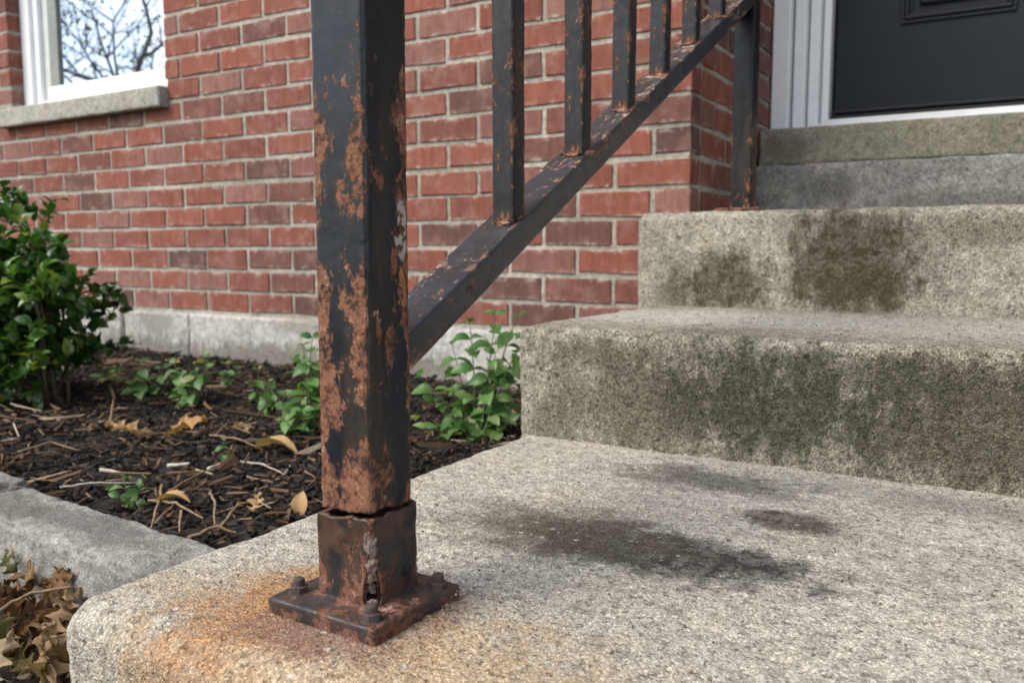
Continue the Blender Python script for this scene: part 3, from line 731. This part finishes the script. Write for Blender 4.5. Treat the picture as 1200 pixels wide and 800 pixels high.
rear = bar('rear_post', (rxp, ry, .322), (rxp, ry, 1.50), .037, .037, M_rear, lambda V, N, L: .5 * np.exp(-((np.abs(V[:, 0]) - .018) / .005) ** 2) * (V[:, 2] < .2) + .6 * np.exp(-V[:, 2] / .03) - .05, rail_root, step=.005)
V, Q, N = grid_box([np.linspace(-.040, .040, 14), np.linspace(-.040, .040, 14), np.linspace(0, .007, 4)], np.array((-.040, -.040, 0)), np.array((.040, .040, .007)), .0015, True)
V = V + N * (.0008 * fbm(V, 60, 3, 4))[:, None]
put('rear_base_plate', mesh_np('rear_base_plate', V, Q, True, {'wear': np.ones(len(V)) * .8}), M_weld, rail_root, loc=(rxp, ry, .322))
crust('weld_bead', (.006, .006, .020), rail_root, Vector((RX(y0) + .013, PY + .0245, RZ(y0 + .005) - .014)), 91, .6)
crust('weld_bead', (.014, .006, .006), rail_root, Vector((RX(y0), PY + .0245, RZ(y0 + .005) - .001)), 92, .6)

# ------------------------------------------------------------------ leaves, plants, litter
def leaf_mesh(name, L, W, nt=9, tip=1.0, fold=.25, curl=.25, lobes=0, seed=0, twist=0):
    t = np.linspace(0, 1, nt); V = []; rr = np.random.default_rng(seed)
    env = np.sin(np.pi * np.clip(t, 0, 1) ** .8) ** .85
    wl = W * env
    wr = wl.copy()
    if lobes:
        ph = (t * lobes) % 1; saw = np.where(ph < .62, ph / .62, (1 - ph) / .38)
        wl = W * (.13 + .87 * np.maximum(env, .25) * saw ** 1.7) * np.clip(t * 9, .08, 1) * np.clip((1 - t) * 7, .02, 1)
        wr = W * (.13 + .87 * np.maximum(env, .25) * np.roll(saw, 1) ** 1.7) * np.clip(t * 9, .08, 1) * np.clip((1 - t) * 7, .02, 1)
    for i in range(nt):
        for s in (-1, -.5, 0, .5, 1):
            ww = wl[i] if s < 0 else wr[i]; x = s * ww; y = L * t[i] + (abs(s) * L * .05 if lobes else 0)
            z = abs(s) * ww * fold - curl * L * (t[i] - .35) ** 2 + rr.normal(0, (.10 if lobes else .03) * W) * (abs(s) > .2) + (.18 * W * math.sin(9 * t[i] + 3 * s + seed) if lobes else 0)
            a = twist * (t[i] - .3); V.append((x * math.cos(a) - z * math.sin(a) * .5, y, z * math.cos(a) + x * math.sin(a)))
    F = [(i * 5 + j, i * 5 + j + 1, (i + 1) * 5 + j + 1, (i + 1) * 5 + j) for i in range(nt - 1) for j in range(4)]
    return mesh_np(name, V, F, True)
M_leaf = leafy('light_green_leaf', [(0, (.045, .125, .025)), (.4, (.080, .180, .042)), (.75, (.135, .25, .070)), (.92, (.20, .30, .11)), (1, (.26, .24, .08))], .35, .42)
M_shrub = leafy('glossy_shrub_leaf', [(0, (.034, .095, .018)), (.5, (.082, .180, .032)), (.85, (.155, .260, .048)), (.96, (.20, .25, .05)), (1, (.28, .22, .05))], .30, .24, .6)
M_stem = simple('brown_green_stem', (.085, .070, .040), .8, 90, .3)
M_gstem = simple('green_stem', (.10, .13, .05), .7, 90, .3)
M_dry = leafy('dry_oak_leaf', [(0, (.060, .033, .020)), (.2, (.13, .070, .034)), (.4, (.25, .125, .050)), (.55, (.36, .24, .13)), (.7, (.11, .058, .030)), (.85, (.10, .10, .030)), (.93, (.17, .15, .05)), (1, (.33, .26, .17))], .2, .8, .2)
M_twig = simple('pale_dry_twig', (.26, .175, .105), .85, 120, .25, .0005, color2=(.14, .085, .05))
M_white_twig = simple('bleached_stick', (.46, .42, .36), .85, 120, .2, .0005)

SM = [leaf_mesh('shrub_leaf', .030, .0098, 7, fold=.25, curl=.3 + .15 * k, seed=k) for k in range(4)]
PM = [leaf_mesh('plant_leaf', .044, .0135, 8, fold=.22, curl=.3 + .15 * k, seed=10 + k) for k in range(4)]
OM = [leaf_mesh('oak_leaf', .085, .030, 33, fold=.25 + .2 * (k % 3), curl=.3 + .35 * (k % 4), lobes=3.6 + .3 * (k % 2), seed=20 + k, twist=(-.9, .6, 1.4, -.4, .2)[k % 5]) for k in range(7)]
PL = [leaf_mesh('plain_dry_leaf', .052, .013, 10, fold=.5, curl=.7, seed=40 + k, twist=.8) for k in range(4)]

def orient(p, d, n, s):
    """local +y along d, local +z near n"""
    d = Vector(d).normalized(); n = Vector(n); x = d.cross(n); x = x.normalized() if x.length > 1e-4 else d.orthogonal().normalized()
    z = x.cross(d); M = Matrix((x, d, z)).transposed().to_4x4(); return Matrix.Translation(p) @ M @ Matrix.Scale(s, 4)
def bez(p0, p1, p2, n=7):
    p0, p1, p2 = map(Vector, (p0, p1, p2)); return [(p0 * (1 - t) ** 2 + p1 * 2 * t * (1 - t) + p2 * t * t) for t in [i / (n - 1) for i in range(n)]]
def rv(s=1): return Vector((random.gauss(0, s), random.gauss(0, s), random.gauss(0, s)))

def plant(name, label, base, stems, leafmeshes, mat, size, group=None, pair=.026, cat='plant', stem_mat=None, bare=.18, rad=.0016):
    """stems: list of (offset, tip vector); opposite pairs of leaves climb each stem"""
    root = thing(name, label, cat, base, group); base = Vector(base); n = 0
    for off, tip in stems:
        p0 = base + Vector(off); p2 = p0 + Vector(tip); mid = p0 + Vector(tip) * .5 + Vector((-tip[0], -tip[1], 0)) * .25 + rv(.006)
        pts = bez(p0, mid, p2, 8); m = MB(); m.tube(pts, [rad * (1.2 - .8 * i / 7) for i in range(8)], 5)
        put('stem', m.mesh('stem', True), stem_mat or M_gstem, root)
        Ls = Vector(tip).length; k = max(2, int(Ls * (1 - bare) / pair)); ang = random.uniform(0, 6.28)
        for j in range(k + 1):
            t = bare + (1 - bare) * j / k; q = pts[min(int(t * 7), 6)].lerp(pts[min(int(t * 7) + 1, 7)], t * 7 - int(t * 7)) if t < 1 else pts[7]
            ang += 1.57 + random.uniform(-.3, .3)
            for s in (0, math.pi):
                a = ang + s + random.uniform(-.25, .25); d = Vector((math.cos(a), math.sin(a), random.uniform(-.75, .35) if t < .9 else random.uniform(.1, .8)))
                sc = size * random.uniform(.7, 1.15) * (1 - .35 * (t > .93))
                put('leaf', random.choice(leafmeshes), mat, root, M=orient(q, d, Vector((0, 0, 1)) + Vector((.25, -.45, 0)) + rv(.35), sc)); n += 1
    return root
def bz(x, y): return float(bed_z([(x, y, 0)])[0])
def base_at(px, py):
    p = unpix(px, py, -.066); return Vector((p.x, p.y, bz(p.x, p.y) - .003))

# leafy plant growing between the post and the middle step
b = base_at(556, 522)
def st(b, px, py, y_shift=0):            # a stem tip: straight above a point of the bed seen at px, py
    d = fwd + rt * ((px - 600) / 1000) - up * ((py - 400) / 1000); depth = (Vector(b) - EYE).dot(fwd) + y_shift
    return EYE + d * depth - Vector(b)
plant('leafy_plant', 'tall leafy green plant growing between the iron post and the middle step', b,
      [((.01, 0, 0), st(b, 575, 368)), ((-.01, .01, 0), st(b, 552, 378)), ((.015, .015, 0), st(b, 592, 372, .04)), ((-.015, .02, 0), st(b, 530, 405, .05)), ((.02, -.01, 0), st(b, 606, 395, .02)), ((-.01, -.02, 0), st(b, 505, 440)), ((.0, .03, 0), st(b, 570, 415, .06)), ((.01, -.02, 0), st(b, 545, 470, -.03)), ((.0, -.01, 0), st(b, 512, 468)), ((.02, .01, 0), st(b, 603, 415, .05)),
       ((-.02, .0, 0), st(b, 540, 440)), ((.01, .02, 0), st(b, 597, 455)), ((-.02, -.02, 0), st(b, 520, 500, -.03)), ((0, .02, 0), st(b, 562, 450, .04)), ((.02, .0, 0), st(b, 585, 490, -.02)), ((-.03, .01, 0), st(b, 500, 495, 0))],
      PM, M_leaf, .86, pair=.024, bare=.10)
b = base_at(366, 512)
plant('leafy_plant', 'bright green leafy plant just left of the rusty post', b,
      [((0, 0, 0), st(b, 366, 395)), ((.01, 0, 0), st(b, 348, 425)), ((-.01, .01, 0), st(b, 356, 405, .04)), ((-.01, -.01, 0), st(b, 326, 455)), ((.0, .02, 0), st(b, 340, 420, .05)), ((.0, -.02, 0), st(b, 345, 490, -.03)), ((0, .01, 0), st(b, 374, 425)), ((-.01, 0, 0), st(b, 335, 462)), ((0, -.01, 0), st(b, 358, 480, -.02)), ((.01, .01, 0), st(b, 385, 440))],
      PM, M_leaf, .9, pair=.024, bare=.10)
for (px, py, tips, lab) in (
    (222, 476, ((215, 425), (240, 430), (200, 440), (250, 415), (228, 445)), 'low dark green seedling clump on the mulch, left of the thin seedling'),
    (172, 470, ((165, 425), (185, 432), (150, 442), (178, 446)), 'low leafy seedling clump on the mulch beside the green shrub')):
    b = base_at(px, py)
    plant('seedling', lab, b, [((random.uniform(-.02, .02), random.uniform(-.02, .02), 0), st(b, *t)) for t in tips], PM, M_shrub, .75, pair=.014, bare=.1, rad=.0013)
b = base_at(299, 476)
plant('seedling', 'thin upright seedling with few leaves in front of the foundation', b, [((0, 0, 0), st(b, 303, 432)), ((.005, 0, 0), st(b, 290, 450))], PM, M_leaf, .55, pair=.026, bare=.3, rad=.0012)
b = base_at(264, 534)
plant('seedling', 'tiny pale green seedling beside the star shaped oak leaf', b, [((0, 0, 0), st(b, 262, 515))], PM, M_leaf, .45, pair=.012, bare=.4, rad=.001)
b = base_at(152, 592)
plant('seedling', 'small green weed sprouting behind the edging stone', b, [((0, 0, 0), st(b, 146, 560)), ((.005, 0, 0), st(b, 162, 568)), ((-.005, 0, 0), st(b, 136, 572)), ((0, .005, 0), st(b, 155, 575))], PM, M_leaf, .42, pair=.013, bare=.35, rad=.001)

for (px, py, tips_, lab) in ((262, 458, ((258, 425), (272, 432), (250, 438)), 'small seedling between the dark seedling clumps and the thin upright seedling'),
                             (322, 486, ((318, 452), (332, 462), (310, 466), (326, 446)), 'small leafy seedling beside the bright plant left of the post'),
                             (128, 452, ((120, 428), (138, 424), (142, 436)), 'small seedling at the foundation, just right of the shrub')):
    b = base_at(px, py)
    plant('seedling', lab, b, [((random.uniform(-.015, .015), random.uniform(-.015, .015), 0), st(b, *t)) for t in tips_], PM, M_leaf, .6, pair=.015, bare=.1, rad=.0012)
# the shrub
b = base_at(62, 474)
shrub = thing('shrub', 'dense dark green glossy leaved shrub in front of the brick wall', 'shrub', b)
rng_sh = random.Random(5); leaves = []
def grow(p, d, L, r, lvl, m):
    d = d.normalized(); q = p + d * L; mid = p + d * L * .5 + rv(.012); pts = bez(p, mid, q, 5); m.tube(pts, [r * (1 - .1 * i) for i in range(5)], 5)
    if lvl == 0:
        for i in range(8):
            t = .15 + .85 * i / 7; a = random.uniform(0, 6.28); e = d.orthogonal().normalized(); f_ = d.cross(e)
            dd = (e * math.cos(a) + f_ * math.sin(a)) * .9 + d * random.uniform(.2, .9) + Vector((0, 0, .25))
            leaves.append((p.lerp(q, t), dd, random.uniform(.6, 1.25)))
        return
    n = 4
    for i in range(n):
        t = .4 + .6 * i / (n - 1); e = rv(1); e -= d * e.dot(d); e.normalize()
        grow(p.lerp(q, t), d * .75 + e * .85 + Vector((0, 0, .25)), L * random.uniform(.5, .72) if lvl > 1 else random.uniform(.04, .065), r * .62, lvl - 1, m)
tips = ((-12, 276), (32, 270), (58, 276), (18, 306), (66, 335), (-40, 290), (48, 395), (78, 425), (5, 400), (-30, 370), (-60, 310), (25, 438), (64, 306), (-12, 335), (-25, 425), (40, 350), (45, 300))
for i, (px, py) in enumerate(tips):
    tv = st(b, px, py, random.uniform(-.10, .14)); m = MB(); o_ = Vector((random.uniform(-.03, .03), random.uniform(-.03, .03), 0))
    start = b + o_; q = b + tv; pts = bez(start, start.lerp(q, .5) + Vector((0, 0, .03)) + rv(.015), q, 7); m.tube(pts, [.0042 * (1.1 - .6 * k / 6) for k in range(7)], 6)
    d = (pts[-1] - pts[-3])
    for k in range(6):
        e = rv(1); grow(pts[3 + (k * 3) // 5], d.normalized() * .4 + e.normalized() * .9 + Vector((0, 0, .1)), random.uniform(.05, .09), .0016, 1, m)
    put('stem', m.mesh('stem', True), M_stem, shrub)
leaves = [l for l in leaves if l[0].z > b.z + .03]
leaves.sort(key=lambda l: (l[0] - EYE).length if in_view(l[0], 5) else 99)
fol = MB()
for i, (p, d, s) in enumerate(leaves):
    M = orient(p, d, Vector((0, 0, 1)) + rv(.35), s)
    if i < 300: put('leaf', random.choice(SM), M_shrub, shrub, M=M)
    else:
        me = random.choice(SM); fol.add([tuple(M @ v.co) for v in me.vertices], [tuple(q.vertices) for q in me.polygons])
M_fol = leafy('glossy_shrub_foliage', [(0, (.016, .060, .012)), (.5, (.032, .105, .018)), (.85, (.060, .150, .025)), (1, (.15, .19, .03))], .28, .30, island=True)
if fol.n: o = put('foliage', fol.mesh('foliage', True), M_fol, shrub); o['kind'] = 'stuff'

# mulch: shredded bark, far too many pieces to count
def shreds(n, xr, yr, zfun, lr, wr, seed, tilt=.35):
    r = np.random.default_rng(seed); x = r.uniform(*xr, n); y = r.uniform(*yr, n)
    L = r.uniform(*lr, n) ; W = r.uniform(*wr, n); T = W * r.uniform(.3, .7, n); a = r.uniform(0, 2 * np.pi, n); e = r.normal(0, tilt, n); ro = r.normal(0, .6, n)
    z = zfun(np.stack([x, y, 0 * x], -1)) + r.uniform(-.002, .010, n)
    B = np.array([(-1, -1, -1), (1, -1, -1), (1, 1, -1), (-1, 1, -1), (-1, -1, 1), (1, -1, 1), (1, 1, 1), (-1, 1, 1)], float) * .5
    V = B[None] * np.stack([L, W, T], -1)[:, None, :] * r.uniform(.55, 1.15, (n, 8, 3))
    V[..., 2] += (V[..., 0] ** 2) * r.normal(0, 6, n)[:, None]
    c, s = np.cos(ro)[:, None], np.sin(ro)[:, None]; yy = V[..., 1] * c - V[..., 2] * s; zz = V[..., 1] * s + V[..., 2] * c; V[..., 1] = yy; V[..., 2] = zz
    c, s = np.cos(e)[:, None], np.sin(e)[:, None]; xx = V[..., 0] * c - V[..., 2] * s; zz = V[..., 0] * s + V[..., 2] * c; V[..., 0] = xx; V[..., 2] = zz
    c, s = np.cos(a)[:, None], np.sin(a)[:, None]; xx = V[..., 0] * c - V[..., 1] * s; yy = V[..., 0] * s + V[..., 1] * c
    V = np.stack([xx + x[:, None], yy + y[:, None], V[..., 2] + z[:, None]], -1).reshape(-1, 3)
    F = np.array([(3, 2, 1, 0), (4, 5, 6, 7), (0, 1, 5, 4), (1, 2, 6, 5), (2, 3, 7, 6), (3, 0, 4, 7)])
    Q = (F[None] + 8 * np.arange(n)[:, None, None]).reshape(-1, 4); return V, Q
def shred_mat(name, stops):
    g = G(name); col = g.ramp(g.island(), stops); n = g.noise(160, 5, .7)
    col = g.mix(.8, col, g.ramp(n, [(.3, (.6, .6, .6)), (.7, (1.4, 1.4, 1.4))]), 'MULTIPLY'); return g.done(col, .9, g.bump(n, .001, .8), .3)
M_mulch = shred_mat('black_bark_mulch', [(0, (.009, .008, .0075)), (.4, (.017, .014, .0125)), (.74, (.028, .021, .016)), (.84, (.085, .050, .030)), (.93, (.13, .075, .042)), (1, (.030, .025, .022))])
M_straw = shred_mat('straw_debris', [(0, (.11, .065, .036)), (.5, (.20, .125, .07)), (.85, (.28, .20, .125)), (1, (.44, .37, .28))])
V1, Q1 = shreds(36000, (-3.4, -.60), (.58, 1.69), bed_z, (.006, .028), (.002, .0065), 1)
V2, Q2 = shreds(2600, (-3.4, -.60), (.62, 1.69), lambda p: bed_z(p) + .003, (.02, .05), (.003, .008), 2, .3)
o = tag(put('bark_mulch', mesh_np('bark_mulch', np.concatenate([V1, V2]), np.concatenate([Q1, Q2 + len(V1)]), False), M_mulch), 'dark shredded bark mulch covering the garden bed', 'mulch'); o['kind'] = 'stuff'
V1, Q1 = shreds(1700, (-3.0, -.60), (.62, 1.66), lambda p: bed_z(p) + .007, (.010, .04), (.0010, .0026), 3, .15)
V2, Q2 = shreds(170, (-2.6, -.60), (.62, 1.5), lambda p: bed_z(p) + .011, (.05, .11), (.0012, .0024), 33, .1)
V1, Q1 = np.concatenate([V1, V2]), np.concatenate([Q1, Q2 + len(V1)])
o = tag(put('straw_litter', mesh_np('straw_litter', V1, Q1, False), M_straw), 'thin pale straw bits scattered over the dark mulch', 'straw'); o['kind'] = 'stuff'
V1, Q1 = shreds(3000, (-1.7, -.57), (.28, .56), lambda p: 0 * p[:, 0] - .135, (.015, .06), (.0016, .006), 4, .3)
o = tag(put('ground_litter', mesh_np('ground_litter', V1, Q1, False), shred_mat('litter_debris', [(0, (.03, .022, .018)), (.5, (.08, .05, .032)), (.8, (.22, .14, .08)), (1, (.40, .31, .22))])), 'brown twig and grass debris on the ground below the edging stones', 'debris'); o['kind'] = 'stuff'

# single dry leaves that can be pointed at
M_tan = leafy('tan_leaf', [(0, (.40, .25, .12)), (.5, (.46, .31, .16)), (1, (.36, .21, .09))], .2, .8, .2)
def dry(px, py, me, scale, yaw, tilt, label, z=-.052, group=None, name='oak_leaf', lift=0, roll=0):
    p = unpix(px, py, z); M = Matrix.Translation((p.x, p.y, z + lift)) @ Matrix.Rotation(R(yaw), 4, 'Z') @ Matrix.Rotation(R(tilt), 4, 'X') @ Matrix.Rotation(R(roll), 4, 'Y') @ Matrix.Scale(scale, 4) @ Matrix.Translation((0, -.04, 0))
    if group == GL: me = me.copy(); me.materials.clear(); me.materials.append(M_tan)
    return tag(put(name, me, M_dry, M=M), label, 'leaf', group)
GL = 'dry leaves lying on the mulch'
dry(212, 508, OM[0], 1.05, -75, 32, 'star shaped tan oak leaf lying on the dark mulch', lift=.012, group=GL)
dry(152, 512, OM[1], .85, 115, 30, 'curled yellowish oak leaf left of the star shaped one', lift=.014, group=GL)
dry(338, 524, PL[0], 1.7, -85, 12, 'long flat tan leaf on the mulch just left of the post', lift=.010, group=GL)
dry(376, 500, PL[1], 1.7, 10, 70, 'upright tan leaf standing against the left side of the post', lift=.035, group=GL)
dry(352, 590, PL[2], .75, 40, 50, 'small rust brown leaf scrap beside the lowest step', lift=.012, group=GL)
dry(214, 588, PL[3], .95, -75, 15, 'small orange tan leaf among the twigs near the edging stone', lift=.010, group=GL)
dry(300, 600, OM[4], .40, 30, 35, 'crumpled little oak leaf at the step edge', lift=.012, group=GL)
dry(285, 503, OM[3], .5, 80, 25, 'small dull brown leaf right of the star shaped oak leaf', lift=.008, group=GL)
M_heap = [('curled brown oak leaf in the heap below the edging stones', 'brown oak leaves in the heap below the edging stones', leafy('brown_oak_leaf', [(0, (.060, .034, .021)), (.5, (.13, .066, .032)), (1, (.20, .105, .046))], .2, .8, .2)),
          ('pale tan oak leaf in the heap below the edging stones', 'tan oak leaves in the heap below the edging stones', leafy('pale_oak_leaf', [(0, (.20, .125, .065)), (.5, (.27, .18, .10)), (1, (.34, .26, .17))], .2, .8, .2)),
          ('olive green fading oak leaf in the heap below the edging stones', 'olive oak leaves in the heap below the edging stones', leafy('olive_oak_leaf', [(0, (.070, .075, .024)), (.5, (.11, .105, .030)), (1, (.17, .13, .036))], .25, .7, .3))]
HM = [[m_.copy() for m_ in OM] for _ in M_heap]
for ms, (_, _, mt) in zip(HM, M_heap):
    for m_ in ms: m_.materials.clear(); m_.materials.append(mt)
rl = random.Random(11)
for i in range(64):
    px = rl.uniform(-55, 84); py = rl.uniform(606 + max(0, px) * .9, 815); z = -.114 + rl.uniform(0, .035); kd = (0, 0, 1, 0, 2, 0, 1, 0)[i % 8]
    dry(px, py, rl.choice(HM[kd]), rl.uniform(.38, .75), rl.uniform(0, 360), rl.uniform(-60, 70), M_heap[kd][0], z=z, group=M_heap[kd][1], lift=rl.uniform(0, .02), roll=rl.uniform(-50, 50))

# twigs
GT = 'twigs lying on the mulch'
def twig(pts, rad, label, mat=None, z=-.047, arch=.008, name='twig'):
    P_ = []
    for i, (px, py) in enumerate(pts):
        p = unpix(px, py, z); P_.append(Vector((p.x, p.y, bz(p.x, p.y) + .010 + arch * math.sin(math.pi * (i + .5) / len(pts)))))
    out_ = []
    for i in range(len(P_) - 1):
        for k in range(5): out_.append(P_[i].lerp(P_[i + 1], k / 5) + rv(.0005))
    out_.append(P_[-1]); m = MB(); n = len(out_); m.tube(out_, [rad * .8 * (1.2 - .6 * i / n) for i in range(n)], 6)
    tag(put(name, m.mesh(name, True), mat or M_twig), label, 'twig', GT)
twig([(187, 579), (215, 562), (245, 546)], .0020, 'thin tan twig ending at the right bleached stick')
twig([(245, 547), (263, 538)], .0032, 'short bleached stick, right one of two, on the mulch', M_white_twig)
twig([(197, 541), (222, 543)], .0034, 'short bleached stick, left one of two, on the mulch', M_white_twig)
twig([(174, 577), (205, 588), (238, 601)], .0022, 'tan twig sloping down to the right near the edging stone')
twig([(190, 560), (187, 581), (175, 608)], .0022, 'bent pale twig pointing towards the camera behind the edging stone')
twig([(246, 571), (252, 590), (251, 610)], .0020, 'straight brown twig pointing towards the camera in the middle')
twig([(257, 613), (280, 596), (303, 589)], .0021, 'curved tan twig leading right from the edging stone')
twig([(219, 621), (255, 615), (278, 615)], .0023, 'dark twig lying along the corner of stone and step')
twig([(181, 602), (203, 588)], .0018, 'short tan twig leaning over the edging stone')
twig([(212, 594), (210, 616)], .0020, 'short pale twig standing behind the edging stone')
twig([(246, 507), (280, 511), (308, 519)], .0020, 'long brown twig right of the star shaped oak leaf')
twig([(282, 531), (305, 540), (331, 549)], .0018, 'pale splinter pointing towards the rusty post', M_white_twig)
twig([(118, 543), (146, 546)], .0032, 'bleached stick left of the small green weed', M_white_twig)
twig([(70, 566), (105, 562), (160, 557)], .0018, 'long thin pale twig behind the small green weed', M_white_twig)
twig([(253, 506), (265, 497), (279, 488)], .0018, 'brown twig pointing away above the star shaped leaf')
twig([(289, 549), (320, 558)], .0016, 'thin tan splinter below the pale splinter')
twig([(130, 500), (133, 472)], .0022, 'short brown dead stem below the shrub', arch=.03)
twig([(20, 522), (60, 515), (92, 520)], .0018, 'long thin twig on the mulch at the far left')
twig([(0, 770), (40, 752), (90, 748)], .0020, 'long pale twig crossing the leaf heap', z=-.11, arch=.0)

# grit on the treads
def grit(n, xr, yr, z, seed):
    return shreds(n, xr, yr, lambda p: 0 * p[:, 0] + z, (.0010, .0032), (.0008, .0020), seed, .2)
V1, Q1 = grit(600, (-.55, .25), (.40, .985), -.0005, 5); V2, Q2 = grit(260, (-.55, .3), (.96, .995), .0, 6); V3, Q3 = grit(300, (-.57, .3), (1.04, 1.49), .1495, 7)
V4, Q4 = grit(40, (-.34, -.315), (.44, .50), .001, 8); V5, Q5 = grit(120, (-.55, .3), (1.52, 1.60), .322, 9)
Vs = [V1, V2, V3, V4, V5]; Qs = [Q1, Q2, Q3, Q4, Q5]; o_ = 0; QQ = []
for v, q in zip(Vs, Qs): QQ.append(q + o_); o_ += len(v)
o = tag(put('grit', mesh_np('grit', np.concatenate(Vs), np.concatenate(QQ), False), shred_mat('grit_specks', [(0, (.04, .03, .02)), (.35, (.12, .08, .05)), (.6, (.20, .16, .12)), (1, (.34, .32, .28))])), 'loose grit and crumbs lying on the concrete treads', 'grit'); o['kind'] = 'stuff'

# ------------------------------------------------------------------ garden tree, seen as a reflection in the window pane
tb_ = Vector((-9.4, -2.6, -.16)); tree = thing('garden_tree', 'thinly leaved tree mirrored in the window pane', 'tree', tb_)
random.seed(21); tm = MB(); tl = []
def limb(p, d, L, r, lvl):
    d = d.normalized(); pts = [p]; q = p
    for i in range(6): d = (d + rv(.10) + Vector((0, 0, .02 if lvl < 3 else 0))).normalized(); q = q + d * L / 6; pts.append(q)
    tm.tube(pts, [r * (1 - .5 * i / 6) for i in range(7)], 6)
    if lvl <= 1:
        for pnt in pts[2:]:
            if random.random() < (.75 if lvl == 0 else .3): tl.append(pnt + rv(.07))
    if lvl == 0: return
    for i in range(4):
        t = random.randint(2, 6); e = rv(1); e -= d * e.dot(d); e.normalize(); limb(pts[t], d * .7 + e * .8, L * random.uniform(.5, .72), r * .5, lvl - 1)
limb(tb_, Vector((.1, .05, 1)), 2.0, .13, 0); tl.clear(); top = tb_ + Vector((.15, .08, 1.8))
for k in range(7):
    a = k * .9 + .3; limb(top + Vector((0, 0, random.uniform(-.6, .3))), Vector((math.cos(a), math.sin(a), random.uniform(.15, 1.1))), random.uniform(1.5, 2.1), .042, 3)
put('trunk', tm.mesh('trunk', True), simple('tree_bark', (.20, .18, .16), .9, 30, .3, .01), tree)
cm_ = MB()
for p in tl:
    M = orient(p, rv(1), rv(1), random.uniform(1.0, 1.9)); me = SM[0]
    cm_.add([tuple(M @ v.co) for v in me.vertices], [tuple(q.vertices) for q in me.polygons])
o = put('crown', cm_.mesh('crown', True), leafy('autumn_tree_leaf', [(0, (.05, .08, .025)), (.5, (.10, .12, .04)), (1, (.16, .13, .05))], .35, .5, island=True), tree); o['kind'] = 'stuff'
